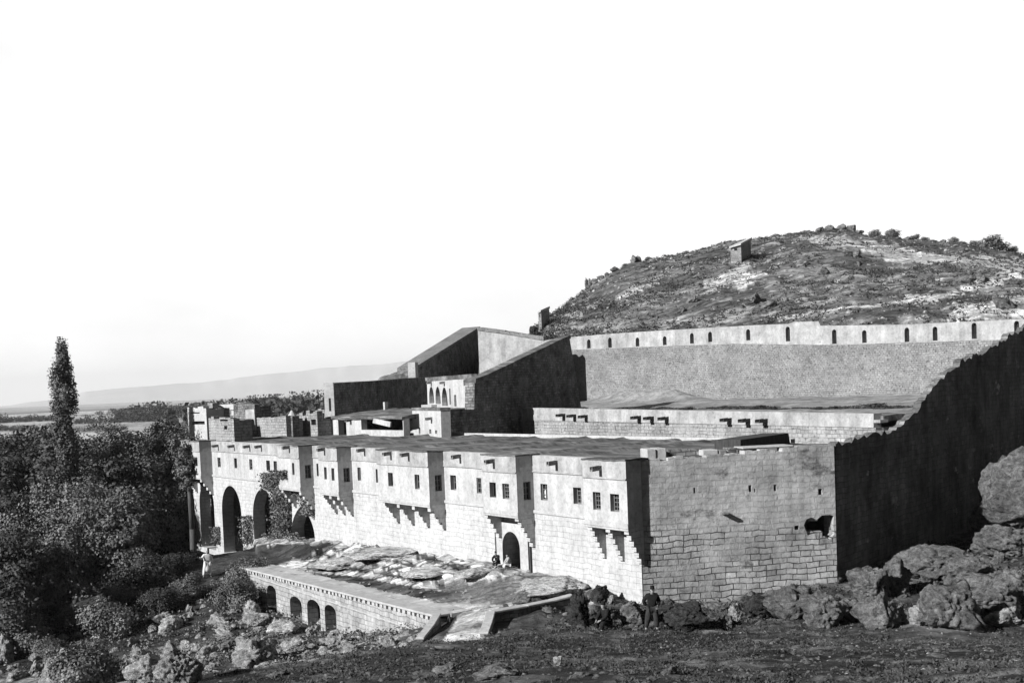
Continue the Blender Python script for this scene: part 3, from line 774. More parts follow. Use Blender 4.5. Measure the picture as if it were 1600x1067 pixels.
# slanting stair hatch on the roof
hA = P(1157, 693, 54.5); hB = P(1233, 690, 57.5)
HT = Fr(hA, hB)
mb = MB()
q = [HT.hit(1157, 704), HT.hit(1237, 706), HT.hit(1232, 676.5), HT.hit(1157, 687)]
HT.plate(mb, q, [], -1.4, 0.0); mb.build('roof_hatch', MAT['wood_dark'], mon)

# flat earth roof, in lapped fields with rolled edges
seams = [2.6, 7.4, 10.3, 15.0, 18.6, 24.0, 30.5, 36.0, 44.0, 52.0]
def roof_pt(s, n):
    aa = abs(n); smin = -0.45*min(aa, 8.2)+0.36*max(0.0, aa-8.2)
    if s < 7.0: s = s+smin*(1-(s-0.65)/6.35)
    z = zR-0.14
    for q in seams:
        d = (s+0.25*(n+6)*0.6)-q
        z += 0.12*math.exp(-(d/0.2)**2)+ (0.04 if 0 < d < 2.4 else 0)
    z += 0.09*(float(fbm(s*0.5, n*0.5, 3, 90))-0.5)+0.006*(-n)
    return FA.p(s, n, z)
sheet('roof', roof_pt, 0.65, S_END, 0.3, -12.0, -0.44, 0.3, MAT['earth_roof'], mon)
mb = MB(); FA.box(mb, 3.0, S_END, -12.3, -12.002, 0.0, zR+0.12); FA.box(mb, S_END-0.4, S_END-0.003, -12.0, -0.95, -2.9, zR-0.3); mb.build('courtyard_wall', MAT['pale_stone'], mon)

# ------------------------------------------------------------------ the tall dark enclosure wall climbing to the right
CWF = Fr(R_+Vector((0.02, 0.01, 0)), CW_end)
px = [(1306, 694), (1345, 684), (1395, 672), (1400, 672), (1402, 667), (1412, 663), (1414, 657), (1424, 650), (1428, 645), (1438, 637), (1440, 628), (1446, 624), (1448, 616), (1455, 611), (1457, 605), (1463, 601), (1466, 596),
      (1475, 592), (1477, 586), (1484, 581), (1490, 577), (1499, 573), (1501, 563), (1518, 561), (1520, 553), (1540, 551), (1545, 545), (1559, 541), (1562, 532), (1574, 529), (1575, 524), (1588, 520), (1597, 517), (1599, 511), (1612, 507), (1616, 500), (1640, 492)]
pts = [CWF.hit(u, v) for u, v in px]
cr_ = random.Random(8); rag = []
for (s0, z0), (s1, z1) in zip(pts[:-1], pts[1:]):
    n_ = max(1, int(math.hypot(s1-s0, z1-z0)/0.35))
    rag.append((s0, z0))
    for i in range(1, n_): rag.append((s0+(s1-s0)*i/n_+(cr_.uniform(-.05, .05)), z0+(z1-z0)*i/n_+cr_.choice((-0.12, -0.05, 0.03, 0.1))))
rag.append(pts[-1]); pts = rag
cw_out = [(pts[-1][0], -3.0)]+list(reversed(pts))+[(0.0, -3.0)]
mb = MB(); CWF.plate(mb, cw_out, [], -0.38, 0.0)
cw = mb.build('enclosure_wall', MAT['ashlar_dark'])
tag(cw, 'tall dark shaded enclosure wall with a stepped ruinous top, climbing at the right', 'wall')

# ------------------------------------------------------------------ long rear wall under the hill, with a loopholed parapet
RW = Fr(RW_R, RW_L)
rear = thing('rear_wall', 'long grey retaining wall below the hill with a pale parapet pierced by dark loopholes', 'wall', RW.p(20, 0, 7))
led = [RW.hit(1650, 528), RW.hit(1460, 534), RW.hit(1300, 539), RW.hit(1150, 537), RW.hit(1030, 541), RW.hit(886, 547)]
mb = MB(); RW.plate(mb, [(led[0][0], 4.0)]+led+[(led[-1][0]+0.4, 4.0)], [], -0.9, 0.0)
mb.build('retaining_wall', MAT['rubble_mid'], rear)
topp = [(1650, 496), (1590, 499), (1500, 503), (1461, 505), (1420, 507), (1350, 508), (1282, 509), (1279, 502), (1240, 503), (1231, 506), (1180, 508), (1110, 512), (1040, 516), (960, 521), (900, 526), (886, 527)]
tp = [RW.hit(u, v, -0.12) for u, v in topp]
bot = [RW.hit(886, 549, -0.12), RW.hit(1030, 543, -0.12), RW.hit(1150, 539, -0.12), RW.hit(1300, 541, -0.12), RW.hit(1460, 536, -0.12), RW.hit(1650, 530, -0.12)]
LOOP = [(920, 530, 546), (953, 527, 545), (996, 527, 543), (1038.5, 525, 541), (1081, 520, 538.5), (1109.5, 518, 536), (1169, 514, 533.5), (1231, 510, 535), (1303.5, 514.5, 539), (1350.5, 515.5, 537.5), (1417, 511.5, 536), (1461, 510, 534), (1522, 504, 531), (1588.5, 501, 524)]
lh = []
for u, v0, v1 in LOOP:
    w = 2.4+(u-900)/700*1.4
    a = RW.hit(u-w, v1-1.5, -0.12); c = RW.hit(u+w, v0, -0.12)
    lh.append(arch(min(a[0], c[0]), max(a[0], c[0]), a[1], c[1], 6))
mb = MB(); RW.plate(mb, tp+bot, lh, -0.6, -0.12)
par = mb.build('parapet', MAT['band'], rear)
for h in lh:
    ss = [q[0] for q in h]; zz = [q[1] for q in h]
    mb = MB(); RW.box(mb, min(ss)-0.1, max(ss)+0.1, -0.75, -0.6, min(zz)-0.1, max(zz)+0.1); RW.plate(mb, [(a*0.96+0.04*sum(ss)/len(ss), b_) for a, b_ in h], [], -0.58, -0.42)
    mb.build('loophole', MAT['shade_fill'], rear)  # near-black plug stands in for the shade of the opening

# ------------------------------------------------------------------ low range behind the courtyard with spouts in threes
LA = P(817, 660, 95); LBq = P(1368, 665, 62)
LBF = Fr(LBq, LA)
lowr = thing('courtyard_building', 'low pale range behind the main roof with dark spouts in groups of three', 'building', LBF.p(15, 0, 0))
a = LBF.hit(1366, 646); b2 = LBF.hit(817, 637); c2 = LBF.hit(817, 656); d2 = LBF.hit(1366, 668)
mb = MB(); LBF.plate(mb, [a, b2, c2, d2], [], -0.5, 0.05)
LBF.box(mb, a[0]-0.45, a[0], -0.5, 0.05, d2[1]+0.25, a[1]-0.32)
mb.build('parapet_band', MAT['band'], lowr)
mb = MB(); LBF.plate(mb, [(0.0, -0.5), (0.0, d2[1]), (c2[0], c2[1]), (c2[0]+0.1, -0.5)], [], -0.5, 0.0)
LBF.box(mb, -0.02, 0.5, -2.2, -0.5, -0.5, d2[1]); LBF.box(mb, LBF.len-0.5, LBF.len, -2.2, -0.5, -0.5, c2[1])
mb.build('wall', MAT['rubble_light'], lowr)
def lroof(s, n): return LBF.p(s, n, a[1]+(b2[1]-a[1])*s/LBF.len-0.12+0.18*(float(fbm(s*0.7, n*0.7, 3, 14))-0.5))
sheet('roof', lroof, -0.1, LBF.len, 0.5, -2.3, -0.45, 0.45, MAT['earth_roof'], lowr)
for u, v in ((882, 648), (899, 649), (917, 650), (1000, 651.5), (1020, 652.5), (1043, 653), (1141, 655), (1170, 656), (1197, 656.5)):
    s, z = LBF.hit(u, v); make_spout(lowr, LBF, s, z-0.08, 0.05, L=0.6, w=0.42, mat='wood_dark')

# ------------------------------------------------------------------ terrace of earth between that range and the rear wall
def terr_pt(x, y):
    q = Vector((x, y, 0))
    dn_ = (q-RW.o).dot(RW.n); s = (q-RW.o).dot(RW.e)
    z = 6.62+0.5*smooth(14, 1, dn_)+0.25*(float(fbm(x*0.4, y*0.4, 3, 44))-0.5)
    u_ = 800+F*x/y
    z += (0.75+0.5*float(fbm(x*0.8, y*0.8, 3, 45)))*float(smooth(905, 985, u_)*(1-smooth(1040, 1125, u_)))*math.exp(-(max(0, dn_-0.3)/1.7)**2)
    return Vector((x, y, float(z)))
T0, T1 = LBF.p(0.0, -2.2, 0), LBF.p(LBF.len+1.5, -2.2, 0); T2, T3 = RW.p(1.5, 0.05, 0), RW.p(RW.len-0.2, 0.05, 0)
def tsheet(a_, b_):
    p0 = T0.lerp(T1, a_); p1 = T2.lerp(T3, a_); q = p0.lerp(p1, b_); return terr_pt(q.x, q.y)
o = sheet('upper_terrace', tsheet, 0, 1, 0.012, 0, 1, 0.02, stone('terrace_earth', 0.12, 0.36, nscale=0.5, bumpy=0.6, fine=4, patch=(0.4, 0.62, 0.07)), None, 1.0)
o['kind'] = 'structure'

# ------------------------------------------------------------------ church mass and its enclosure, left of the rear wall
DA = P(690, 640, 86.1); DB = P(890, 600, 106)
DMF = Fr(DA, DB)
church = thing('church_building', 'tall dark sloping church wall with a battered right edge, left of the rear wall', 'church', DMF.p(8, 0, 0))
pp = [DMF.hit(u, v) for u, v in ((690, 641), (741, 639.5), (741.5, 598), (760, 591), (790, 577), (820, 562), (850, 548), (872, 537), (890, 529))]
r1 = DMF.hit(906, 622); 
mb = MB(); DMF.plate(mb, [(pp[0][0], -1.0)]+[(r1[0]+2.0, -1.0), r1]+list(reversed(pp)), [], -0.8, 0.0)
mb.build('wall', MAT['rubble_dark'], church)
mb = MB()
for i in range(2, len(pp)-1):
    (s0, z0), (s1, z1) = pp[i], pp[i+1]
    mb.hexa([DMF.p(s0, -0.95, z0-0.2), DMF.p(s1, -0.95, z1-0.2), DMF.p(s1, 0.12, z1), DMF.p(s0, 0.12, z0), DMF.p(s0, -0.95, z0+0.25), DMF.p(s1, -0.95, z1+0.25), DMF.p(s1, 0.12, z1+0.30), DMF.p(s0, 0.12, z0+0.30)])
mb.build('roof_edge', MAT['earth_roof'], church)

ABa = P(741.5, 615, 91.9); ABb = P(666.5, 615, 105)
ABF = Fr(ABa, ABb)
gal = thing('gallery_building', 'small white gallery with three tall narrow arches tucked between two dark walls', 'building', ABF.p(6, 0, 5))
t0 = ABF.hit(741, 590); t1 = ABF.hit(667, 592)
gh = []
for u0, u1, v0, v1 in ((670.8, 678.6, 604, 630), (680.8, 688.6, 604, 631), (690.8, 699.5, 605, 634)):
    s0 = ABF.hit(u1, v1)[0]; s1 = ABF.hit(u0, v1)[0]; gh.append(arch(s0, s1, ABF.hit(u0, v1)[1], ABF.hit(u0, v0)[1], 10, rise=(s1-s0)*0.75))
for u0, u1, v0, v1 in ((702.5, 704.8, 607, 632), (710, 713.5, 617, 635), (728, 731, 617, 636)):
    s0 = ABF.hit(u1, v1)[0]; s1 = ABF.hit(u0, v1)[0]; gh.append(rect(s0, s1, ABF.hit(u0, v1)[1], ABF.hit(u0, v0)[1]))
mb = MB(); ABF.plate(mb, [(0.02, 3.0), (ABF.len, 3.0), (t1[0], t1[1]), (t0[0], t0[1])], gh, -0.4, 0.0)
mb.build('front_wall', MAT['plaster'], gal)
mb = MB(); ABF.box(mb, 4.6, ABF.len-0.1, -2.6, -2.5, 3.0, 9.0); ABF.box(mb, 4.6, ABF.len-0.2, -2.5, -0.42, 9.0, 9.1); ABF.box(mb, 0.9, 4.6, -0.6, -0.5, 3.0, 9.2); ABF.box(mb, 4.5, 4.6, -2.6, -0.6, 3.0, 9.0); mb.build('gallery_room', MAT['shade_fill'], gal)
mb = MB(); ABF.box(mb, 0.4, ABF.len, -0.38, 0.06, min(t0[1], t1[1])-0.02, max(t0[1], t1[1])+0.12); mb.build('roof', MAT['earth_roof'], gal)
for u, v in ((674, 597.5), (694.5, 597.5)):
    s, z = ABF.hit(u, v); make_spout(gal, ABF, s, z-0.08, 0.0, L=0.4, w=0.3)
mb = MB(); ABF.box(mb, ABF.hit(683, 634)[0], ABF.hit(667, 634)[0], 0.0, 0.5, 5.0, ABF.hit(672, 632)[1]); mb.build('balcony', MAT['plaster'], gal)

# gabled precinct walls higher up
W1 = Fr(P(652, 580, 126), P(749, 540, 150)); W2 = Fr(P(747.5, 540, 132), P(866, 540, 127.5))
prec = thing('precinct_wall', 'dark rising precinct wall with a small pale end pier, left of the pale gable', 'wall', W1.p(10, 0, 5))
a1 = W1.hit(652, 575); b1 = W1.hit(749, 514)
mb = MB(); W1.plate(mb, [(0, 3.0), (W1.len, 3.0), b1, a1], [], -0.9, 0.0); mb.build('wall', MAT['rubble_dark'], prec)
mb = MB(); mb.hexa([W1.p(a1[0], -2.2, a1[1]-0.6), W1.p(b1[0], -2.2, b1[1]-0.3), W1.p(b1[0], 0.12, b1[1]), W1.p(a1[0], 0.12, a1[1]), W1.p(a1[0], -2.2, a1[1]+0.1), W1.p(b1[0], -2.2, b1[1]+0.25), W1.p(b1[0], 0.12, b1[1]+0.3), W1.p(a1[0], 0.12, a1[1]+0.3)])
mb.build('coping', MAT['rubble_mid'], prec)
pb = W1.hit(650, 566)
mb = MB(); W1.box(mb, -0.9, 0.0, -0.7, 0.12, 3.0, pb[1]); mb.build('end_pier', MAT['pale_stone'], prec, bevel=0.04)
gab = thing('gable_wall', 'pale sunlit gable wall with a rubble coping between two dark slopes', 'wall', W2.p(5, 0, 8))
c1 = W2.hit(747, 516); d1 = W2.hit(790, 522); e1 = W2.hit(850, 532); f1_ = W2.hit(864, 530)
mb = MB(); W2.plate(mb, [(0.0, 3.0), (W2.len, 3.0), f1_, e1, d1, (0.0, c1[1])], [], -0.9, 0.0); mb.build('wall', MAT['band'], gab)
mb = MB()
for (s0, z0), (s1, z1) in (((0.0, c1[1]), d1), (d1, e1)):
    mb.hexa([W2.p(s0, -1.1, z0), W2.p(s1, -1.1, z1), W2.p(s1, 0.1, z1), W2.p(s0, 0.1, z0), W2.p(s0, -1.1, z0+0.35), W2.p(s1, -1.1, z1+0.3), W2.p(s1, 0.1, z1+0.42), W2.p(s0, 0.1, z0+0.3)])
mb.build('coping', MAT['rubble_mid'], gab)

# long dark wall with a bright end
LWF = Fr(P(522, 620, 100), P(668, 620, 125))
lw = thing('boundary_wall', 'long dark rubble wall with a bright lit end, behind the low white houses', 'wall', LWF.p(8, 0, 4))
a1 = LWF.hit(522, 598); b1 = LWF.hit(667, 589)
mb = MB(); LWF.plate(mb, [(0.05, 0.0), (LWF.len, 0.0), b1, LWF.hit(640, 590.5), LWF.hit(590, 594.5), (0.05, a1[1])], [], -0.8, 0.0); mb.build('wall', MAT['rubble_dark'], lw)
mb = MB(); LWF.box(mb, -0.1, 0.048, -0.82, 0.02, 0.0, a1[1]+0.03); mb.build('wall_end', MAT['plaster'], lw)  # sunlit end painted paler than the shaded long face
EF = Fr(LWF.p(-0.1, 0.0, 0), LWF.p(-0.1, -0.8, 0))
q0 = EF.hit(517.5, 642); q1 = EF.hit(513.5, 622)
mb = MB(); EF.box(mb, min(q0[0], q1[0]), max(q0[0], q1[0]), 0.0, 0.02, q0[1], q1[1]); mb.build('slit_window', MAT['shade_fill'], lw)

# white low block with four tiny windows
WBF = Fr(P(689, 665, 84), P(630, 665, 92.5))
wb = thing('white_house', 'small stepped white house with four tiny dark windows at its foot, behind the main roof', 'house', WBF.p(3, 0, 3))
ol = [WBF.hit(689, 684), WBF.hit(630, 684), WBF.hit(630, 655.5), WBF.hit(644, 657), WBF.hit(644, 639), WBF.hit(688.5, 641.5)]
zb_ = 1.0
ol = [(ol[0][0], zb_), (ol[1][0], zb_)]+ol[2:]
wh = []
for u0, u1, v0, v1 in ((638, 641.5, 671, 676), (654, 657, 668, 677), (670.5, 674, 670.5, 677.5), (679.5, 683, 672, 677.5)):
    x = window_px(WBF, u0, u1, v0, v1); wh.append(rect(*x))
mb = MB(); WBF.plate(mb, ol, wh, -0.7, 0.0); mb.build('wall', MAT['plaster'], wb)
for h in wh:
    ss = [q[0] for q in h]; zz = [q[1] for q in h]; mb = MB(); WBF.box(mb, min(ss)+0.002, max(ss)-0.002, -0.4, -0.25, min(zz), max(zz)); mb.build('window', MAT['shade_fill'], wb)
for u, v in ((649, 651.5), (674.5, 653.5)):
    s, z = WBF.hit(u, v); make_spout(wb, WBF, s, z-0.08, 0.0, L=0.45, w=0.3)
mb = MB(); s0 = ol[5][0]; s1 = ol[4][0]; WBF.box(mb, s0-0.03, s1+0.05, -0.72, 0.04, min(ol[4][1], ol[5][1]), max(ol[4][1], ol[5][1])+0.1); mb.build('roof', MAT['earth_roof'], wb)

# low row with dark open porches
LRF = Fr(P(630.5, 665, 88), P(512.5, 665, 98.5))
lr = thing('porch_row_house', 'low flat-roofed row of white fronts and dark open porches left of the small white house', 'house', LRF.p(8, 0, 3))
h1 = window_px(LRF, 528.5, 541, 652, 676); h2 = window_px(LRF, 564.5, 629, 654.5, 673)
s_l = LRF.hit(512.5, 665)[0]
h1 = (LRF.hit(541, 665)[0], LRF.hit(528.5, 665)[0], 3.2, LRF.hit(535, 652)[1]); h2 = (LRF.hit(629.5, 665)[0], LRF.hit(564.5, 665)[0], LRF.hit(600, 672)[1], LRF.hit(600, 654.5)[1])
zt = LRF.hit(570, 651)[1]
mb = MB(); LRF.plate(mb, [(0, 1.0), (s_l, 1.0), (s_l, zt), (0, zt)], [rect(*h1), rect(*h2)], -0.5, 0.0); mb.build('front_wall', MAT['plaster'], lr)
mb = MB(); LRF.box(mb, 0.1, s_l-0.1, -4.2, -4.0, 1.0, zt-0.1); LRF.box(mb, s_l-0.3, s_l, -4.0, -0.5, 1.0, zt-0.1); mb.build('porch_back', MAT['rubble_dark'], lr)
sheet('roof', lambda s, n: LRF.p(s, n, zt+0.02-0.16*n*0.5+0.25*(float(fbm(s*0.8, n*0.8, 3, 71))-0.5)), -0.1, s_l+0.1, 0.5, -5.5, 0.15, 0.5, MAT['earth_roof'], lr, 0.2)
q = [LRF.hit(u, v, 0.25) for u, v in ((583, 660.5), (610, 667), (611, 659), (584.5, 653.5))]
mb = MB(); LRF.plate(mb, q, [], 0.2, 0.3); mb.build('hanging_awning', MAT['plaster'], lr)
mb = MB(); c = LRF.hit(602, 628, -4)[1]; s = LRF.hit(602, 640, -4)[0]; LRF.box(mb, s-0.14, s+0.14, -4.2, -3.9, zt, c); mb.build('chimney', MAT['pale_stone'], lr)
for u, v in ((536, 661), (548, 658)):
    if u > 540:
        s, z = LRF.hit(u, v); make_spout(lr, LRF, s, z, 0.0, L=0.45, w=0.3)

# ------------------------------------------------------------------ ruinous houses at the far left end of the range
def ruin_house(name, label, u0, u1, vt0, vt1, D0, D1, depth, mat, seed, opens=(), jagged=0.15, roofmat=None, zb=0.0, skew=0.0):
    fr = Fr(P(u1, 660, D1), P(u0, 660, D0))
    t = thing(name, label, 'house', fr.p(fr.len/2, 0, zb))
    r_ = random.Random(seed)
    a_ = fr.hit(u1, vt1); b_ = fr.hit(u0, vt0)
    top_ = jag((0.0, a_[1]), (fr.len, b_[1]), max(3, int(fr.len/0.5)), jagged, r_, True) if jagged else [(0.0, a_[1]), (fr.len, b_[1])]
    hs = []
    for q in opens:
        x = window_px(fr, *q); x = (max(x[0], 0.1), min(x[1], fr.len-0.1), x[2], x[3]); hs.append(rect(*x))
    mb = MB(); fr.plate(mb, [(fr.len, zb), (0.0, zb)]+top_, hs, -0.5, 0.0)
    zlo = min(a_[1], b_[1])-jagged-0.05
    fr.box(mb, 0.0, 0.5, -depth, -0.5, zb, zlo-0.02); fr.box(mb, fr.len-0.5, fr.len, -depth, -0.5, zb, zlo); fr.box(mb, 0.5, fr.len-0.5, -depth, -depth+0.4, zb, zlo)
    mb.build('wall', MAT[mat], t)
    mb = MB(); fr.box(mb, 0.5, fr.len-0.5, -depth+0.4, -0.5, zlo-0.5, zlo-0.25); mb.build('roof', MAT[roofmat or 'earth_roof'], t)
    for h in hs:
        ss = [q[0] for q in h]; zz = [q[1] for q in h]
        mb = MB(); fr.box(mb, min(ss)+0.003, max(ss)-0.003, -0.45, -0.3, min(zz)+0.003, max(zz)-0.003); mb.build('opening', MAT['shade_fill'], t)
    return t, fr
ruin_house('ruined_house', 'pale tumbledown house with a dark beam slot at the far left end of the range', 294, 323, 637, 636, 101, 98, 1.5, 'pale_stone', 1, ((297, 312, 644.3, 645.8), (300, 320, 658, 663)), 0.12)
ruin_house('ruined_house', 'narrow pale tower-like ruin joined to the right of the leftmost tumbledown house', 322, 333.5, 632, 633, 100, 99, 1.5, 'rubble_light', 2, ((325, 328, 647, 649),), 0.2)
ruin_house('stone_house', 'low grey stone house with a pale right corner in front of the dark gabled one', 326, 365, 652, 653, 97, 93, 1.5, 'rubble_light', 3, ((344, 356, 655, 658), (350, 355, 665, 671)), 0.12)
tg, fg = ruin_house('gabled_house', 'dark house under a slanting pale roof behind the low grey stone house', 333, 367.5, 636, 641, 112, 108, 1.5, 'rubble_dark', 4, (), 0.0)
q = [fg.hit(u, v, 0.1) for u, v in ((343, 632), (367, 631), (366.5, 640), (355, 639.5))]
mb = MB(); fg.plate(mb, q, [], -0.2, 0.1); mb.build('slanting_roof', MAT['pale_stone'], tg)
q = [fg.hit(u, v, 0.1) for u, v in ((361, 649), (368, 649), (368, 641.5), (361, 641.5))]
mb = MB(); fg.plate(mb, q, [], -0.1, 0.06); mb.build('white_pier', MAT['plaster'], tg)
tg, fg = ruin_house('tall_house', 'tall dark house with a pale blank upper panel on its right half', 366, 399, 629, 632, 104, 101, 1.5, 'rubble_dark', 5, ((368.5, 389, 658, 670),), 0.08)
q = [fg.hit(u, v, 0.1) for u, v in ((383.5, 658), (391, 658), (391, 672), (399.5, 672), (398, 656), (397, 639), (383, 640.5))]
mb = MB(); fg.plate(mb, q, [], 0.0, 0.1); mb.build('pale_panel', MAT['band'], tg)
ruin_house('long_shed', 'long low pale shed right of the tall dark house', 401, 447, 653, 650, 101, 97, 1.5, 'rubble_light', 6, (), 0.05)
ruin_house('ruined_house', 'heap-like grey ruin with broken walls left of the bright wall end', 457, 496, 648, 640, 100, 97, 1.5, 'rubble_light', 7, ((486, 494, 655, 664),), 0.3)
ruin_house('ruined_house', 'square pale block standing against the bright end of the long dark wall', 483, 508, 641, 639, 106, 104, 1.5, 'rubble_light', 8, ((504, 507, 645, 655),), 0.08)
fc = Fr(P(457, 660, 97), P(446, 660, 98))
ct = thing('roof_turret', 'small dark turret with a pointed cap between the long shed and the grey ruin', 'turret', fc.p(0.3, 0, 4))
z1 = fc.hit(451, 650)[1]
mb = MB(); fc.box(mb, 0, fc.len, -0.6, 0, 3.0, z1); mb.build('shaft', MAT['rubble_dark'], ct)
z2 = fc.hit(451, 641)[1]; c = fc.p(fc.len/2, -0.3, 0)
mb = MB(); mb.tube(c+Vector((0, 0, z1)), c+Vector((0, 0, z2)), 0.36, 0.05, 8); mb.build('cap', MAT['pale_stone'], ct)

# ------------------------------------------------------------------ terrace wall with four dark openings
tw = thing('terrace_wall', 'pale terrace retaining wall with four dark doorways and a dentilled coping', 'wall', TW.p(8, 0, -2))
zt0, zt1 = -0.36, -0.98
L_ = TW.len
def twz(s): return zt0+(zt1-zt0)*s/L_
th = []
for u0, u1, v0, v1 in ((419, 433, 915, 957), (454, 472, 932, 969), (480.5, 500.5, 937, 981), (507.5, 525, 945, 989)):
    s0 = TW.hit(u1, 960)[0]; s1 = TW.hit(u0, 960)[0]; z1 = TW.hit((u0+u1)/2, v0)[1]
    th.append(arch(s0, s1, -3.45, z1, 8, rise=(s1-s0)*0.22))
mb = MB(); TW.plate(mb, [(0, -3.5), (L_, -3.5), (L_, zt1-0.22), (0, zt0-0.22)], th, -0.6, 0.0); mb.build('wall', MAT['ashlar_worn'], tw)
for h in th:
    ss = [q[0] for q in h]; zz = [q[1] for q in h]
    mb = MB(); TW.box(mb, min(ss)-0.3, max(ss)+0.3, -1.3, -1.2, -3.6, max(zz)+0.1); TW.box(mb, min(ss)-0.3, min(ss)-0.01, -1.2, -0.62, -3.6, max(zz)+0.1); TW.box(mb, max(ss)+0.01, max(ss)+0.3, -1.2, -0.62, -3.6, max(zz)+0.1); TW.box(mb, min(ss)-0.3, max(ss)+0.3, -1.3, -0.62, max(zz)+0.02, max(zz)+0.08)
    mb.build('doorway', MAT['shade_fill'], tw)
mb = MB()
mb.hexa([TW.p(-0.1, -0.75, zt0-0.10), TW.p(L_+0.1, -0.75, zt1-0.10), TW.p(L_+0.1, 0.16, zt1-0.10), TW.p(-0.1, 0.16, zt0-0.10), TW.p(-0.1, -0.75, zt0), TW.p(L_+0.1, -0.75, zt1), TW.p(L_+0.1, 0.16, zt1), TW.p(-0.1, 0.16, zt0)])
mb.build('coping', MAT['pale_stone'], tw, bevel=0.02)
mb = MB(); s = 0.2; r_ = random.Random(3)
while s < L_-0.2:
    w = r_.uniform(0.16, 0.32); z = twz(s)
    TW.box(mb, s, s+w, -0.1, 0.10, z-0.26, z-0.102); s += w+r_.uniform(0.12, 0.3)
TW.box(mb, 0, L_, -0.05, 0.03, zt1-0.35, zt1-0.3)
mb.build('dentil_course', MAT['pale_stone'], tw)

def walk_pt(s, n):
    q = TW.p(s, n, 0); t = min(1.0, max(0.0, (-n-0.62)/1.2))
    zt_ = twz(s)-0.02+0.03*(-n-0.6)
    r = float(fbm(q.x/1.1, q.y/1.1, 4, 19))-0.45
    return Vector((q.x, q.y, (twz(s)-0.02)*(1-t)+zt_*t+0.10*r*smooth(0.15, 0.8, t)))
wk = sheet('terrace_walk', walk_pt, -0.15, L_+0.25, 0.2, -1.6, -0.62, 0.2, stone('walk_paving', 0.26, 0.62, nscale=0.8, bumpy=1.0, fine=2.5, patch=(0.9, 0.58, 0.13)), None, 0.3)
wk['kind'] = 'structure'
# low ramp walls on both sides of the path up to the gate
def low_wall(name, label, pts_top, thick, depth_below, mat, capmat):
    """pts_top: list of world points along the wall top"""
    t = thing(name, label, 'wall', pts_top[0]-Vector((0, 0, 0.6)))
    mb = MB(); cb = MB()
    for a_, b_ in zip(pts_top[:-1], pts_top[1:]):
        d = (b_-a_); d.z = 0; nn = Vector((d.y, -d.x, 0)).normalized()*thick/2
        za = Vector((0, 0, depth_below))
        mb.hexa([a_-nn-za, b_-nn-za, b_+nn-za, a_+nn-za, a_-nn, b_-nn, b_+nn, a_+nn])
        n2_ = nn*1.25; zc = Vector((0, 0, 0.09))
        cb.hexa([a_-n2_, b_-n2_, b_+n2_, a_+n2_, a_-n2_+zc, b_-n2_+zc, b_+n2_+zc, a_+n2_+zc])
    mb.build('wall', MAT[mat], t); cb.build('coping', MAT[capmat], t, bevel=0.02)
    return t
low_wall('ramp_wall', 'short dark ramp wall with a bright slanting coping, ending the terrace wall', [P(683, 961, 50.2), P(672, 979, 48.8), P(656, 999, 47.4)], 0.28, 1.6, 'rubble_dark', 'pale_stone')
low_wall('path_wall', 'dark sunken wall with a long pale coping right of the path to the gate', [P(895, 931, 50.5), P(860, 940, 50.0), P(820, 948, 49.2), P(768, 957, 48.4)], 0.35, 2.0, 'rubble_dark', 'pale_stone')
low_wall('path_wall', 'short kerb wall with a pale edge slanting down beside the path, right of the ramp', [P(767, 957, 48.3), P(762, 975, 47.2), P(756, 991, 46.3)], 0.3, 1.0, 'rubble_mid', 'pale_stone')

# ------------------------------------------------------------------ two dovecotes on the hill
def dovecote(name, label, u0, u1, u2, vb, tops, D, side=1.6):
    """u0..u1 lit face, u1..u2 dark face; tops = pixel rows of the three corners"""
    A_ = sight(u1, vb, 100, 260); zb = A_.z
    fr = Fr((A_.x, A_.y), (A_.x-0.9, A_.y+0.45))          # lit face runs left and back
    s1 = abs(fr.hit(u0, vb)[0])
    fr2 = Fr((A_.x, A_.y), (A_.x+0.45, A_.y+0.9)); s2 = abs(fr2.hit(u2, vb)[0])
    t = thing(name, label, 'dovecote', (A_.x, A_.y, zb))
    z0 = fr.hit(u0, tops[0])[1]; z1 = fr.hit(u1, tops[1])[1]; z2 = fr2.hit(u2, tops[2])[1]
    e, f = fr.e*s1, fr2.e*s2; o = Vector((A_.x, A_.y, 0)); Z = lambda p, z: Vector((p.x, p.y, z))
    zb -= 1.5
    mb = MB(); mb.hexa([Z(o, zb), Z(o+f, zb), Z(o+f+e, zb), Z(o+e, zb), Z(o, z1-0.25), Z(o+f, z2-0.25), Z(o+f+e, z2-0.25-z1+z0), Z(o+e, z0-0.25)]); mb.build('tower', MAT['rubble_light'], t)
    o2 = o-(e+f)*0.06; e2 = e*1.12; f2 = f*1.12
    mb = MB(); mb.hexa([Z(o2, z1-0.25), Z(o2+f2, z2-0.25), Z(o2+f2+e2, z2-0.25-z1+z0), Z(o2+e2, z0-0.25), Z(o2, z1-0.05), Z(o2+f2, z2+0.05), Z(o2+f2+e2, z2-0.05-z1+z0), Z(o2+e2, z0-0.05)])
    mb.build('slanting_roof', MAT['pale_stone'], t)
    q = fr.p(s1*0.5, 0.0, zb+2.0)
    mb = MB(); fr.box(mb, s1*0.35, s1*0.65, -0.02, 0.012, z1-0.9, z1-0.6); mb.build('pigeon_hole', MAT['shade_fill'], t)
dovecote('dovecote', 'square stone dovecote with a slanting roof standing high on the hillside', 1142, 1158.5, 1174, 411, (385, 380, 372), 178)
dovecote('dovecote', 'small dark dovecote with a slanting roof, low on the hill above the church', 842, 846.5, 859.5, 516, (487, 484, 479), 150)
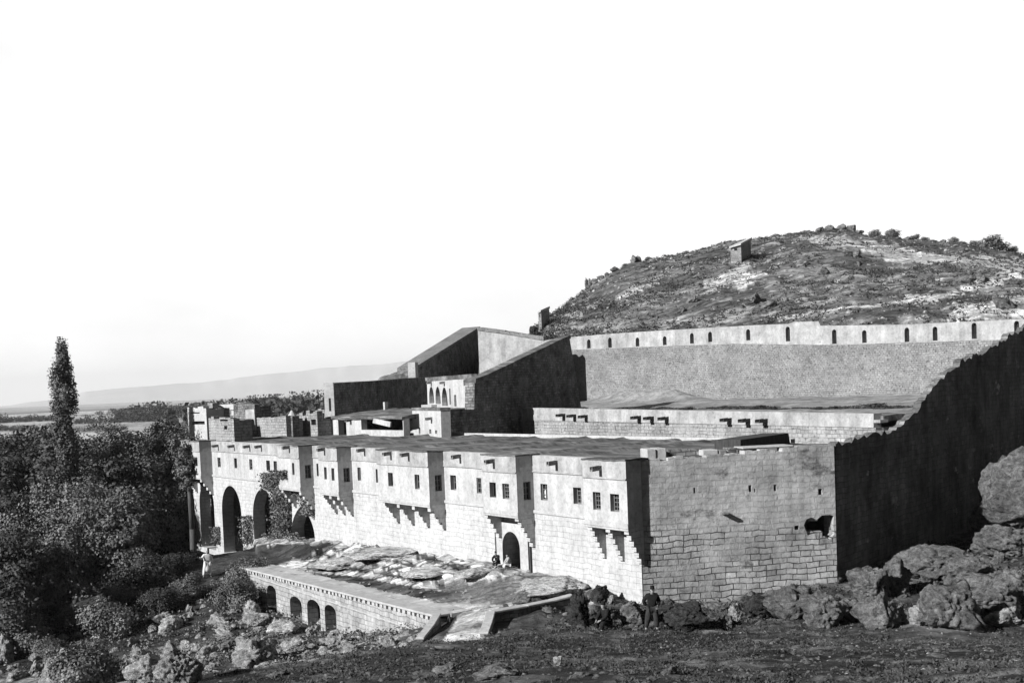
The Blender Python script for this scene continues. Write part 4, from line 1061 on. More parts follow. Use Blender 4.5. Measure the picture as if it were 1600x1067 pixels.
# ------------------------------------------------------------------ trees and scrub
def leaf_mesh(name, C, size, seed, up=0.4, mat=None, elong=1.5, bias=None):
    g = np.random.default_rng(seed); n = len(C)
    nrm = g.normal(size=(n, 3)); nrm[:, 2] += up
    if bias is not None: nrm = nrm*0.75+bias*1.3
    nrm = nrm*1.0; nrm /= np.linalg.norm(nrm, axis=1, keepdims=True)
    t = g.normal(size=(n, 3)); t -= (t*nrm).sum(1, keepdims=True)*nrm; t /= np.linalg.norm(t, axis=1, keepdims=True)
    b_ = np.cross(nrm, t)
    s = (np.asarray(size)*g.uniform(0.6, 1.35, n))[:, None]*0.5
    v = np.stack([C-t*s*elong, C-b_*s+nrm*s*0.2, C+t*s*elong, C+b_*s+nrm*s*0.2], 1).reshape(-1, 3)
    me = bpy.data.meshes.new(name)
    me.vertices.add(4*n); me.vertices.foreach_set('co', v.astype(np.float32).ravel())
    me.loops.add(4*n); me.loops.foreach_set('vertex_index', np.arange(4*n, dtype=np.int32))
    me.polygons.add(n); me.polygons.foreach_set('loop_start', np.arange(0, 4*n, 4, dtype=np.int32))
    me.update(calc_edges=True)
    if mat: me.materials.append(MAT[mat])
    return me

def crown(seed, W, H, z0, kind='round', leaves=7000, clumps=70, cr=0.16):
    g = np.random.default_rng(seed); K = []
    while len(K) < clumps:
        if kind == 'poplar':
            t = g.uniform(0, 1); r = W*0.5*min(1.0, (1-t)*5.5+0.03)**0.7*(0.82+0.13*np.sin(t*21+seed)+0.12*np.sin(t*47+1))*(1.0-0.12*np.exp(-((t-0.62)/0.06)**2))
            a = g.uniform(0, 2*np.pi); q = r*g.uniform(0.2, 0.95)
            K.append((q*np.cos(a), q*np.sin(a), z0+t*H))
        else:
            p = g.uniform(-1, 1, 3); l = np.linalg.norm(p)
            if l > 1 or l < 0.35: continue
            a = np.arctan2(p[1], p[0]); w = 1+0.22*np.sin(3*a+seed)+0.14*np.sin(5*a+2*seed+3*p[2])
            K.append((p[0]*W/2*w, p[1]*W/2*w, z0+H*(0.5+0.5*p[2]*(0.9+0.2*np.sin(2*a+seed)))))
    K = np.array(K); per = leaves//clumps
    wt = g.uniform(0.5, 1.6, clumps)
    pts = []; out = []; cen = np.array([0, 0, z0+H*0.4])
    for k, w in zip(K, wt):
        n = max(5, int(per*w)); r = W*cr*(0.7+0.5*w)
        p = np.clip(g.normal(size=(n, 3)), -1.7, 1.7)*np.array([1, 1, 2.6 if kind == 'poplar' else 0.75])*r*(0.5 if kind != 'poplar' else 0.42)
        pts.append(k+p); o1 = p/np.maximum(np.linalg.norm(p, axis=1, keepdims=True), 1e-6); o2 = (k-cen)/max(1e-6, np.linalg.norm(k-cen)) if kind != 'poplar' else np.array([k[0], k[1], 0.0])/max(0.1, np.hypot(k[0], k[1]))
        out.append(o1*0.75+o2*0.55)
    return K, np.concatenate(pts), np.concatenate(out)

def make_tree(name, label, cat, loc, W, H, z0, seed, kind='round', leaves=7000, clumps=70, leaf=0.3, mat='leaf', group=None, trunk_r=0.22, cr=0.16):
    t = thing(name, label, cat, loc, group)
    K, C, OB = crown(seed, W, H, z0, kind, leaves, clumps, cr)
    link_mesh('crown', leaf_mesh('crown', C, leaf, seed+1, mat=mat, bias=OB), MAT[mat], t)
    rr = random.Random(seed); mb = MB(); o_ = Vector(loc)
    if kind == 'poplar':
        prev = Vector((0, 0, -0.4)); 
        for i in range(1, 9):
            q = Vector((rr.uniform(-.06, .06)*W, rr.uniform(-.06, .06)*W, (z0+H*0.95)*i/8))
            mb.tube(o_+prev, o_+q, trunk_r*(1-0.11*(i-1)), trunk_r*(1-0.11*i), 8); prev = q
        for k in K[::3]: mb.tube(o_+Vector((0, 0, max(0.5, k[2]-1.2))), o_+Vector(k), 0.04, 0.012, 5)
    else:
        top_ = Vector((rr.uniform(-.05, .05)*W, rr.uniform(-.05, .05)*W, z0+H*0.3)); mid = Vector((0.1*rr.uniform(-1, 1), 0.1*rr.uniform(-1, 1), (z0+H*0.3)*0.5))
        mb.tube(o_+Vector((0, 0, -0.5)), o_+mid, trunk_r*1.25, trunk_r, 9); mb.tube(o_+mid, o_+top_, trunk_r, trunk_r*0.75, 9)
        for k in K[::4]:
            k = Vector(k); m_ = top_.lerp(k, 0.5)+Vector((0, 0, 0.06*H))
            mb.tube(o_+top_, o_+m_, trunk_r*0.45, trunk_r*0.25, 6); mb.tube(o_+m_, o_+k, trunk_r*0.25, trunk_r*0.08, 5)
    mb.build('trunk', MAT['bark'], t, smooth_=True)
    return t

def copy_thing(o, loc, rz=0.0, sc=1.0, label=None, group=None):
    c = o.copy(); COL.objects.link(c); c.location = loc; c.rotation_euler = (0, 0, rz); c.scale = (sc, sc, sc)
    for ch in o.children:
        k = ch.copy(); COL.objects.link(k); k.parent = c
    if label: c['label'] = label
    if group: c['group'] = group
    return c

def gp(u, D, v=800):
    q = P(u, v, D); return Vector((q.x, q.y, ground_z(q.x, q.y)))
def height_for(u, v, D, loc): return P(u, v, D).z-loc.z

# the poplar
L = gp(111, 95); Hh = height_for(97, 529, 95, L)-0.8
make_tree('poplar_tree', 'tall narrow poplar rising alone above the dark trees on the left', 'tree', L, 2.3, Hh-1.0, 1.0, 3, 'poplar', 30000, 130, 0.12, 'leaf', trunk_r=0.24, cr=0.17)
# big broad tree against the end of the range, and its neighbours
for nm, lab, u, vt, D, W, sd_, mt, lv, lf, zlow in (
        ('walnut_tree', 'big round leafy tree covering the far left end of the white range', 206, 657, 99, 7.4, 21, 'leaf', 44000, 0.125, 0.10),
        ('walnut_tree', 'broad grey-leaved tree in front of the poplar, below and left of the big round tree', 112, 748, 80, 7.8, 22, 'leaf_grey', 34000, 0.13, 0.1),
        ('fruit_tree', 'rounded tree low between the big round tree and the arches of the range', 190, 772, 79, 4.6, 23, 'leaf', 22000, 0.13, 0.1),
        ('fruit_tree', 'leafy tree at the left edge beneath the broad grey-leaved one', 24, 815, 68, 5.2, 24, 'leaf_dark', 22000, 0.13, 0.08),
        ('young_tree', 'loose leafy tree between the big round tree and the leftmost bay of the range', 266, 668, 99, 5.2, 27, 'leaf', 24000, 0.125, 0.05),
        ('young_tree', 'slender young tree whose leaves hang across the leftmost bay of the range', 298, 686, 94, 2.0, 25, 'leaf', 7000, 0.12, 0.6)):
    L = gp(u, D); Hh = height_for(u, vt, D, L)
    make_tree(nm, lab, 'tree', L, W, Hh*(1-zlow), Hh*zlow, sd_, 'round', lv, 120, lf, mt, cr=0.12)
# crowded grove of dark trees
grp = 'dark trees crowded in the grove'
glab = 'dark bushy tree in the crowded grove around the foot of the poplar'
src = []
for i in range(3):
    src.append(make_tree('grove_tree', glab, 'tree', (0, 0, 0), 6.2, 8.2, 1.2, 40+i, 'round', 20000, 80, 0.17, 'leaf_dark' if i else 'leaf', grp, cr=0.13))
r_ = random.Random(9); first = [True]*3
spots = []
for D, n, vt in ((88, 6, 752), (98, 8, 718), (110, 9, 694), (125, 10, 682), (142, 11, 674), (160, 11, 668)):
    for i in range(n):
        u = -70+(350)*i/(n-1)+r_.uniform(-16, 16)
        if D < 105 and u > 190: continue
        if D < 100 and 60 < u < 150: continue
        spots.append((u, D+r_.uniform(-5, 5), vt+r_.uniform(-8, 9)+ (6 if u < 90 else 0)))
for k, (u, D, vt) in enumerate(spots):
    L = gp(u, D); h = max(4.0, height_for(u, vt, D, L)); sc = h/9.4; i = k % 3
    if first[i]:
        src[i].location = L; src[i].scale = (sc,)*3; first[i] = False
    else: copy_thing(src[i], L, r_.uniform(0, 6.28), sc*r_.uniform(0.92, 1.06))
# slope bushes at the lower left
grp = 'bushes on the lower left slope'; glab = 'low dusty bush on the slope below the trees at the lower left'
src = [make_tree('slope_bush', glab, 'bush', (0, 0, 0), 2.4, 1.7, 0.1, 60+i, 'round', 7000, 40, 0.085, ('leaf', 'leaf_grey', 'leaf_dark')[i], grp, trunk_r=0.06, cr=0.2) for i in range(3)]
first = [True]*3
bsp = [(20, 905, 66), (70, 930, 64), (120, 905, 68), (165, 925, 66), (250, 915, 69), (292, 915, 71), 
       (300, 880, 79), (378, 928, 70), (392, 920, 71.5), (372, 940, 68), (130, 1035, 54), (230, 880, 74), (180, 880, 73), (275, 880, 77), (90, 880, 70), (205, 850, 80), (384, 908, 73.5), ]
for k, (u, v, D) in enumerate(bsp):
    L = gp(u, D, v); i = (k*7+k//3) % 3; sc = r_.uniform(0.6, 1.2)*(0.75 if u > 270 else 1.0)
    if first[i]: src[i].location = L; src[i].scale = (sc,)*3; first[i] = False
    else: copy_thing(src[i], L, r_.uniform(0, 6.28), sc)
# creeper on the piers between the arches
g = np.random.default_rng(77); cs = []
vine = thing('climbing_vine', 'grey creeper covering the pier between the last two arches', 'vine', FA.p(FA.hit(447, 845)[0], 0.2, -1.2))
for (u0, u1, v0, v1, n) in ((432, 456, 745, 850, 6500), (448, 484, 733, 775, 3000), (478, 492, 775, 805, 700), (415, 440, 738, 765, 900), (384, 396, 805, 848, 900), (337, 345, 822, 850, 500), (420, 470, 832, 852, 1200)):
    for i in range(n):
        u = g.uniform(u0, u1); v = v0+(v1-v0)*g.uniform(0, 1)
        s, z = FA.hit(u, v); cs.append(FA.p(s, 0.02+abs(g.normal())*0.28+ (0.9 if 437 < u < 470 and v < 745 else 0), z))
link_mesh('foliage', leaf_mesh('foliage', np.array([tuple(c-vine.location) for c in cs]), 0.11, 78, mat='leaf_grey'), MAT['leaf_grey'], vine)
mb = MB()
for u in (440, 446, 452):
    s, z = FA.hit(u, 846); s2, z2 = FA.hit(u+r_.uniform(-4, 10), 750)
    mb.tube(FA.p(s, 0.1, z-0.3), FA.p((s+s2)/2, 0.16, (z+z2)/2), 0.05, 0.035, 6); mb.tube(FA.p((s+s2)/2, 0.16, (z+z2)/2), FA.p(s2, 0.12, z2), 0.035, 0.02, 6)
mb.build('stem', MAT['bark'], vine)
# dark shrubs along the foot of the rear wall
grp = 'shrubs along the rear wall'; glab = 'small dark shrub growing on the terrace at the foot of the rear wall'
sh = make_tree('terrace_shrub', glab, 'shrub', (0, 0, 0), 1.3, 0.6, 0.05, 81, 'round', 2000, 18, 0.08, 'leaf_dark', grp, trunk_r=0.04, cr=0.22)
k = 0
for u, v, D in [(912, 617, 107), (925, 620, 105), (945, 621, 103), (965, 622, 101), (985, 622, 100), (1005, 617, 100), (1020, 610, 101), (1035, 607, 101), (1050, 606, 100), (1070, 605.5, 99), (1105, 604, 98), (1130, 622, 95), (1150, 624, 93), (1165, 623, 92), (1185, 625, 90), (1200, 626, 89), (1225, 628, 87), (1250, 629, 86), (1275, 629, 85), (1300, 630, 83), (1330, 630, 82), (1360, 629, 81), (1385, 628, 80), (1410, 627, 79), (1430, 628, 78)]:
    q = P(u, v, D); zt_ = terr_pt(q.x, q.y).z; L = Vector((q.x, q.y, zt_-0.05))
    if k == 0: sh.location = L; sh.scale = (0.6,)*3
    else:
        q_ = copy_thing(sh, L, r_.uniform(0, 6.28), 1.0); s_ = r_.uniform(0.5, 0.9); q_.scale = (s_*1.9, s_*1.3, s_*0.55)
    k += 1
# shrubs on the skyline of the hill
grp = 'skyline shrubs'; glab = 'ragged shrub standing on the skyline at the right end of the hill'
sh = make_tree('skyline_shrub', glab, 'shrub', (0, 0, 0), 2.4, 1.5, 0.2, 91, 'round', 1600, 24, 0.15, 'leaf', grp, trunk_r=0.06, cr=0.2)
k = 0
for u, D, sc in [(1366, 218, 0.8), (1395, 218, 1.0), (1430, 217, 0.6), (1446, 217, 0.5), (1490, 217, 0.7), (1525, 218, 0.8), (1548, 216, 1.35), (1562, 216, 1.1), (1580, 217, 0.8)]:
    L = gp(u, D, 380)
    if k == 0: sh.location = L; sh.scale = (sc,)*3
    else: copy_thing(sh, L, r_.uniform(0, 6.28), sc)
    k += 1
# far-off woods on the plain: one mass
g = np.random.default_rng(5); pts = []; szs = []
def wood(u0, u1, D0, D1, n, h):
    U_ = g.uniform(u0, u1, n); D_ = g.uniform(D0, D1, n); X_ = (U_-800)/F*D_; Z_ = zfield(X_, D_)
    for x, y, z in zip(X_, D_, Z_):
        hh_ = h*g.uniform(0.45, 1.0)*(1.0+0.7*(g.uniform() > 0.86)); m_ = 110
        p = np.clip(g.normal(size=(m_, 3)), -1.6, 1.6)*np.array([0.33, 0.33, 0.26])*hh_; p[:, 2] += hh_*0.5
        pts.append(p+np.array([x, y, z])); szs.append(np.full(m_, hh_*0.13))
wood(285, 520, 190, 420, 420, 7); wood(300, 525, 420, 650, 260, 8); wood(186, 330, 700, 850, 150, 6.5); wood(-60, 90, 790, 815, 110, 4); wood(120, 250, 705, 725, 70, 3.5); wood(-60, 60, 640, 660, 60, 3); wood(150, 330, 900, 940, 80, 5); wood(60, 200, 560, 580, 45, 3)
wood(395, 500, 900, 1000, 60, 8)
o = link_mesh('distant_woods', leaf_mesh('distant_woods', np.concatenate(pts), np.concatenate(szs), 6, mat='leaf_dark'), MAT['leaf_dark'])
tag(o, 'dark belts of low trees spread across the plain beyond the range', 'woods', kind='stuff')
L = gp(264, 600, 640)
make_tree('lone_tree', 'small round tree standing up from the dark belt on the plain', 'tree', L, 6, 8, 1.5, 101, 'round', 900, 24, 0.8, 'leaf_dark')

wood_done = True
# scrub, tussocks and loose stones nobody could count
def scatter(u0, u1, D0f, D1f, n, seed, dens=None):
    g = np.random.default_rng(seed); U_ = g.uniform(u0, u1, n); a = np.array([D0f(u) for u in U_]); b_ = np.array([D1f(u) for u in U_])
    D_ = a+(b_-a)*g.uniform(0, 1, n); X_ = (U_-800)/F*D_
    k = ~inside(POLY_IN, X_, D_)
    if dens is not None: k &= g.uniform(0, 1, n) < dens(X_, D_)
    X_, D_ = X_[k], D_[k]
    return np.stack([X_, D_, zfield(X_, D_)], 1), g
def tufts(P_, g, per, w, h, size):
    n = len(P_); c = np.repeat(P_, per, 0); s = np.repeat(g.uniform(0.5, 1.5, n), per)
    off = g.normal(size=c.shape)*np.array([w, w, h])*s[:, None]; off[:, 2] = np.abs(off[:, 2])
    return c+off, size*s
hb = lambda u: float(np.interp(u, BU, BD))+1.5
hd_ = lambda u: float(np.interp(u, HU, HD))+1.0
Pp, g = scatter(840, 1720, hb, hd_, 20000, 201, lambda x, y: np.clip(2.2*fbm(x/7, y/7, 3, 202)-0.62, 0.06, 1))
c, s = tufts(Pp, g, 7, 0.17, 0.10, 0.13)
o = link_mesh('hill_scrub', leaf_mesh('hill_scrub', c, s, 203, mat='leaf_dark'), MAT['leaf_dark']); tag(o, 'low dark scrub dotted all over the rocky hillside', 'scrub', kind='stuff')
fg0 = lambda u: 18.0
fg1 = lambda u: 47.0
Pp, g = scatter(150, 1750, fg0, fg1, 16000, 211, lambda x, y: np.clip(1.8*fbm(x/3, y/3, 3, 212)-0.45, 0.05, 1))
c, s = tufts(Pp, g, 12, 0.07, 0.04, 0.034)
o = link_mesh('dry_tussocks', leaf_mesh('dry_tussocks', c, s, 213, up=0.0, mat='leaf_dark', elong=2.4), MAT['leaf_dark']); tag(o, 'dry tussocks and low weeds over the dark foreground', 'grass', kind='stuff')
Pp, g = scatter(-60, 700, lambda u: 50.0, lambda u: 74.0, 3000, 221, lambda x, y: np.where(inside(POLY_TER, x, y), 0, np.clip(1.8*fbm(x/3, y/3, 3, 222)-0.3, 0.05, 1)))
c, s = tufts(Pp, g, 16, 0.15, 0.10, 0.07)
o = link_mesh('slope_scrub', leaf_mesh('slope_scrub', c, s, 223, mat='leaf'), MAT['leaf']); tag(o, 'low scrub among the pale rocks of the left slope', 'scrub', kind='stuff')
Pp, g = scatter(840, 1700, lambda u: 46.0, lambda u: 62.0, 5000, 231, lambda x, y: np.where(inside(POLY_TER, x, y), 0, np.clip(1.8*fbm(x/2, y/2, 3, 232)-0.45, 0.05, 1)))
c, s = tufts(Pp, g, 14, 0.09, 0.06, 0.05)
o = link_mesh('wall_foot_weeds', leaf_mesh('wall_foot_weeds', c, s, 233, mat='leaf_dark'), MAT['leaf_dark']); tag(o, 'dark weeds along the foot of the end wall and among the right hand boulders', 'weeds', kind='stuff')

def pebbles(name, Pp, g, smin, smax, mat, label, cat):
    n = len(Pp); sz = smin+(smax-smin)*g.uniform(0, 1, n)**3
    base = np.array([(1, 0, -.3), (.3, .95, -.3), (-.8, .6, -.3), (-.8, -.6, -.3), (.3, -.95, -.3), (.55, .1, .55), (-.1, .5, .6), (-.35, -.35, .62)])
    fc = [(0, 1, 5), (1, 6, 5), (1, 2, 6), (2, 3, 7), (2, 7, 6), (3, 4, 7), (4, 0, 5), (4, 5, 7), (5, 6, 7)]
    a = g.uniform(0, 6.28, n); ca_, sa_ = np.cos(a), np.sin(a)
    b_ = base[None]*(1+g.normal(size=(n, 8, 3))*0.18)
    x = b_[..., 0]*ca_[:, None]-b_[..., 1]*sa_[:, None]; y = b_[..., 0]*sa_[:, None]+b_[..., 1]*ca_[:, None]
    q = np.stack([x, y*g.uniform(0.6, 1, n)[:, None], b_[..., 2]*g.uniform(0.5, 1.1, n)[:, None]], -1)*sz[:, None, None]*0.5+Pp[:, None, :]
    f = (np.array(fc)[None]+np.arange(n)[:, None, None]*8).reshape(-1, 3)
    me = bpy.data.meshes.new(name); me.vertices.add(n*8); me.vertices.foreach_set('co', q.astype(np.float32).ravel())
    me.loops.add(f.size); me.loops.foreach_set('vertex_index', f.astype(np.int32).ravel()); me.polygons.add(len(f)); me.polygons.foreach_set('loop_start', np.arange(0, f.size, 3, dtype=np.int32)); me.update(calc_edges=True)
    o = link_mesh(name, me, MAT[mat]); tag(o, label, cat, kind='stuff')
Pp, g = scatter(150, 1750, fg0, fg1, 9000, 241, lambda x, y: np.clip(2.2*fbm(x/2.5, y/2.5, 3, 242)-0.6, 0.05, 1)); pebbles('foreground_stones', Pp, g, 0.03, 0.26, 'rock', 'loose stones strewn over the dark foreground', 'stones')
Pp, g = scatter(700, 1750, fg0, fg1, 7000, 245, lambda x, y: smooth(-2, 12, x)*np.clip(2.6*fbm(x/1.6, y/0.8, 3, 246)-1.0, 0.02, 1)); pebbles('pale_gravel', Pp, g, 0.03, 0.14, 'rock_pale', 'pale gravel showing through the right part of the foreground', 'gravel')
Pp, g = scatter(840, 1720, hb, hd_, 3800, 251, lambda x, y: np.clip(2.4*fbm(x/8, y/8, 3, 252)-0.8, 0.06, 1)); pebbles('hill_stones', Pp, g, 0.2, 0.8, 'rock_pale', 'pale stones lying all over the hillside', 'stones')
Pp, g = scatter(-60, 660, lambda u: 48.0, lambda u: 74.0, 1400, 261, lambda x, y: np.where(inside(POLY_TER, x, y), 0, np.clip(2.4*fbm(x/4, y/4, 3, 262)-0.7, 0.05, 1))); pebbles('slope_stones', Pp, g, 0.15, 0.9, 'rock_pale', 'pale broken stones scattered down the left slope', 'stones')
Pp, g = scatter(840, 1700, lambda u: 46.0, lambda u: 60.0, 2600, 271, lambda x, y: np.where(inside(POLY_TER, x, y), 0.0, np.clip(2.4*fbm(x/2, y/2, 3, 272)-0.6, 0.08, 1))); pebbles('rubble_stones', Pp, g, 0.08, 0.6, 'rock', 'grey rubble heaped along the foot of the end wall', 'rubble')
Pp, g = scatter(440, 1000, lambda u: 48.0, lambda u: 78.0, 1500, 281, lambda x, y: np.where(inside(POLY_TER, x, y), np.clip(2.2*fbm(x/3, y/3, 3, 282)-0.6, 0.04, 1), 0)); pebbles('terrace_stones', Pp, g, 0.05, 0.35, 'rock_pale', 'small pale stones lying on the ground before the gate', 'stones')
# ------------------------------------------------------------------ boulders
from mathutils import noise as mnoise
def boulder(name, label, cat, u, v, D, wpx, hpx, mat, seed, depth=0.8, flat=0.0, planes=26, rough=0.13, sub=4, sink=0.18, group=None, reach=True):
    if reach and D < 80:
        hit_ = sight(u, v+hpx*0.42, 20, 300)
        if abs(hit_.y-D) < 0.35*D: D = hit_.y
    sx = wpx*D/F/2; sz = hpx*D/F; g = np.random.default_rng(seed)
    bm = bmesh.new(); bmesh.ops.create_icosphere(bm, subdivisions=sub, radius=1.0)
    d = np.array([tuple(q.co) for q in bm.verts])
    pn = g.normal(size=(planes, 3)); pn /= np.linalg.norm(pn, axis=1, keepdims=True); ph = g.uniform(0.6, 1.0, planes)
    dp = d@pn.T; rad_ = np.where(dp > 0.05, ph/np.maximum(dp, 0.05), 9).min(1); rad_ = np.minimum(rad_, 1.15)
    sd_ = seed*3.7
    for q, dd, r0 in zip(bm.verts, d, rad_):
        p = Vector(dd)
        n1_ = mnoise.fractal(p*1.7+Vector((sd_, 0, 0)), 1.0, 2.1, 5); n2_ = abs(mnoise.noise(p*3.3+Vector((0, sd_, 0))))
        n3_ = mnoise.ridged_multi_fractal(p*2.6+Vector((0, 0, sd_)), 0.9, 2.1, 5, 1.0, 2.0)
        n4_ = abs(mnoise.noise(p*7.0+Vector((sd_, 2, 0))))
        r = r0*(1+rough*n1_)-max(0, 0.16-n2_)/0.16*rough*0.7-max(0, 0.2-n4_)*rough*0.9+(n3_-1.1)*rough*0.2
        q.co = p*r
    for q in bm.verts: q.co = Vector((q.co.x*sx, q.co.y*sx*depth*1.2, (q.co.z*0.5+0.5-sink)*sz*1.12))
    me = bpy.data.meshes.new(name); bm.to_mesh(me); bm.free()
    b_ = P(u, v+hpx/2, D)
    loc = Vector((b_.x, b_.y, b_.z)); gz = ground_z(b_.x, b_.y)
    if reach and gz < loc.z-0.25:                       # reach down to the ground
        k = (loc.z-gz)
        for q in me.vertices:
            if q.co.z < sz*0.5: q.co.z -= k*(1-max(0, q.co.z)/(sz*0.5))
    me.polygons.foreach_set('use_smooth', np.ones(len(me.polygons), bool))
    o = link_mesh(name, me, MAT[mat], loc=loc); o.rotation_euler = (0, 0, g.uniform(-0.4, 0.4))
    return tag(o, label, cat, group)

B = [
 ('boulder', 'huge sunlit cracked boulder leaning at the right edge, below the dark wall', 1600, 766, 56, 205, 176, 'rock', 1),
 ('rock_slab', 'long flat-topped grey slab lying behind the right hand boulders', 1445, 868, 50, 120, 46, 'rock', 2),
 ('boulder', 'tall narrow boulder at the left end of the right hand pile, beside the wall corner', 1362, 905, 48.5, 56, 56, 'rock', 3),
 ('boulder', 'squat boulder below the tall narrow one in the right hand pile', 1376, 948, 47, 62, 54, 'rock', 4),
 ('boulder', 'large rough boulder in the middle of the right hand pile', 1478, 940, 47, 90, 74, 'rock', 5),
 ('boulder', 'overhanging boulder with a dark hollow at the right of the pile', 1548, 925, 47.5, 96, 64, 'rock', 6),
 ('boulder', 'pale low boulder under the overhanging one at the right', 1570, 962, 46, 62, 34, 'rock_pale', 7),
 ('boulder', 'small pale pointed boulder at the front of the right hand pile', 1437, 956, 46, 36, 44, 'rock_pale', 8),
 ('boulder', 'rough boulder against the foot of the end wall under the hole', 1238, 934, 48.2, 74, 58, 'rock', 9),
 ('boulder', 'cone shaped boulder at the wall corner, pale on its left side', 1285, 942, 47.6, 66, 64, 'rock', 10),
 ('boulder', 'white streaked stone standing before the end wall', 1148, 955, 47.0, 26, 44, 'rock_pale', 11),
 ('boulder', 'dark squat boulder standing in for a shaded hollow beside the white streaked stone', 1192, 944, 47.8, 66, 44, 'rock_dark', 12),  # dark rock colour stands in for the hollow's shade
 ('boulder', 'dark arched boulder to the right of the standing man', 1072, 958, 47.4, 84, 50, 'rock_dark', 13),
 ('boulder', 'round pale stone lodged in the dark arched boulder', 1083, 961, 46.4, 22, 20, 'rock', 14),
 ('boulder', 'black upright block below the white wall near its corner', 936, 926, 49.0, 36, 34, 'rock_dark', 15),
 ('boulder', 'small square pale block beside the black upright one', 957, 937, 48.4, 15, 16, 'rock_pale', 16),
 ('boulder', 'tall dark rock between the sunken wall and the seated man', 905, 945, 48.6, 44, 70, 'rock_dark', 17),
 ('boulder', 'low grey rock in front of the black upright block', 934, 950, 48.0, 40, 18, 'rock', 18),
 ('boulder', 'scrubby broken rock to the left of the standing man', 988, 955, 47.5, 52, 52, 'rock', 19),
 ('rock_slab', 'broad sunlit layered slab right of the path below the gate', 862, 916, 53.5, 120, 30, 'rock_slab', 20),
 ('rock_slab', 'low pale slab at the left edge of the path, under the gate', 825, 930, 51.5, 54, 24, 'rock', 21),
 ('boulder', 'round pale boulder with a shaded right side at the foot of the left slope', 398, 1013, 51, 62, 46, 'rock_pale', 22),
 ('boulder', 'large jagged pale boulder near the bottom edge left of the round one', 278, 1036, 49, 56, 58, 'rock_pale', 23),
 ('rock_slab', 'long pale leaning slab beside the large jagged boulder', 235, 1040, 51, 50, 40, 'rock_pale', 24),
 ('boulder', 'pale white boulder near the lower left corner', 86, 1046, 54, 40, 46, 'rock_pale', 25),
 ('boulder', 'narrow upright pale stone at the lower left, right of the white one', 158, 1026, 55, 26, 40, 'rock_pale', 26),
 ('boulder', 'pale stone at the very left edge near the bottom', 8, 1010, 58, 26, 40, 'rock_pale', 27),
 ('rock_slab', 'long pale slab on the slope below the left end of the terrace wall', 402, 964, 65, 62, 20, 'rock_pale', 28),
 ('boulder', 'small white stone above the bushes on the left slope', 296, 950, 68, 14, 18, 'rock_pale', 29),
 ('rock_slab', 'thin pale slab leaning on the left slope among scrub', 272, 968, 65, 36, 20, 'rock_pale', 30),
 ('boulder', 'grey rounded boulder above the round pale one on the left slope', 358, 1006, 54, 34, 24, 'rock', 31),
 ('boulder', 'low pale boulder below the four doorways', 470, 1004, 55, 60, 26, 'rock_pale', 32),
 ('boulder', 'broken pale rock under the last doorway of the terrace wall', 522, 1000, 57, 44, 20, 'rock_pale', 33),
 ('rock_slab', 'pale ledge under the first doorway of the terrace wall', 440, 978, 62, 60, 22, 'rock_slab', 34),
 ('boulder', 'grey foreground rock half buried at the bottom centre', 780, 1046, 33, 90, 26, 'rock', 35),
 ('boulder', 'broad fractured shoulder of rock under the huge cracked boulder at the right edge', 1572, 842, 52, 120, 62, 'rock', 52),
 ('boulder', 'low weathered foreground outcrop left of the bottom centre', 700, 1044, 33, 60, 22, 'rock', 36),
 ('boulder', 'small pale foreground stone below the path', 872, 1030, 36, 18, 24, 'rock_pale', 37),
 ('rock_slab', 'wide bedrock slab at the top left of the court before the gate', 600, 862, 68, 120, 10, 'rock_slab', 38),
 ('rock_slab', 'cracked bedrock slab in the middle of the court before the gate', 668, 892, 60, 110, 12, 'rock_slab', 39),
 ('rock_slab', 'long bedrock slab behind the terrace wall, left of the court', 540, 876, 66, 120, 10, 'rock_slab', 40),
 ('rock_slab', 'low bedrock slab just left of the gate path', 735, 893, 59, 64, 12, 'rock_slab', 41),
 ('boulder', 'dark rock ledge on the skyline at the top of the hill', 1310, 366, 219, 74, 18, 'rock_dark', 42),
 ('rock_slab', 'bright slanting rock face above dark hollows on the left of the hill', 990, 462, 172, 78, 34, 'rock_pale', 44),
 ('boulder', 'small dark rock beside the lower dovecote', 833, 514, 150, 16, 12, 'rock_dark', 45),
 ('boulder', 'large boulder half sunk in the slope above the right hand pile', 1510, 885, 49.5, 80, 40, 'rock', 48),
 ('boulder', 'lumpy boulder between the long slab and the tall narrow boulder', 1400, 898, 48.6, 50, 50, 'rock', 49),
 ('boulder', 'small round boulder at the foot of the right hand pile, by the wall shadow', 1336, 955, 46.6, 30, 34, 'rock', 50),
]
for q in B:
    flat = q[0] == 'rock_slab'
    big = 1.22 if q[8] in (2, 3, 4, 5, 6, 9, 10, 48, 49) else (1.45 if 22 <= q[8] <= 27 else 1.0)
    boulder(q[0], q[1], 'rock', q[2], q[3], q[4], q[5]*big, q[6]*big, q[7], q[8]+100, depth=1.1 if flat else 0.8, sub=5, rough=0.12 if flat else 0.22)
# foreground outcrops breaking through the turf
grp = 'outcrops in the dark foreground'; glab = 'low rough outcrop half buried in the dark foreground slope'
r_ = random.Random(17); srcs = []
for k in range(4):
    o = boulder('outcrop', glab, 'rock', 400+k*250, 1040, 33, 34, 12, 'rock', 300+k, depth=1.0, group=grp, rough=0.3, sub=5, sink=0.3, reach=False); srcs.append(o)
for k in range(44):
    u = r_.uniform(330, 1600); v = r_.uniform(1000+max(0, (700-u))*0.15, 1075)
    L = sight(u, v, 18, 60); c_ = srcs[k % 4].copy(); COL.objects.link(c_); c_.location = L-Vector((0, 0, 0.03)); c_.rotation_euler = (0, 0, r_.uniform(0, 6.28)); q = r_.choice((0.25, 0.35, 0.45, 0.6, 0.9)); c_.scale = (q, q, q*r_.uniform(0.7, 1.3))
for o, (u, v) in zip(srcs, ((700, 1046), (905, 1056), (1250, 1012), (1480, 1040))):
    L = sight(u, v, 18, 60); o.location = L-Vector((0, 0, 0.05))
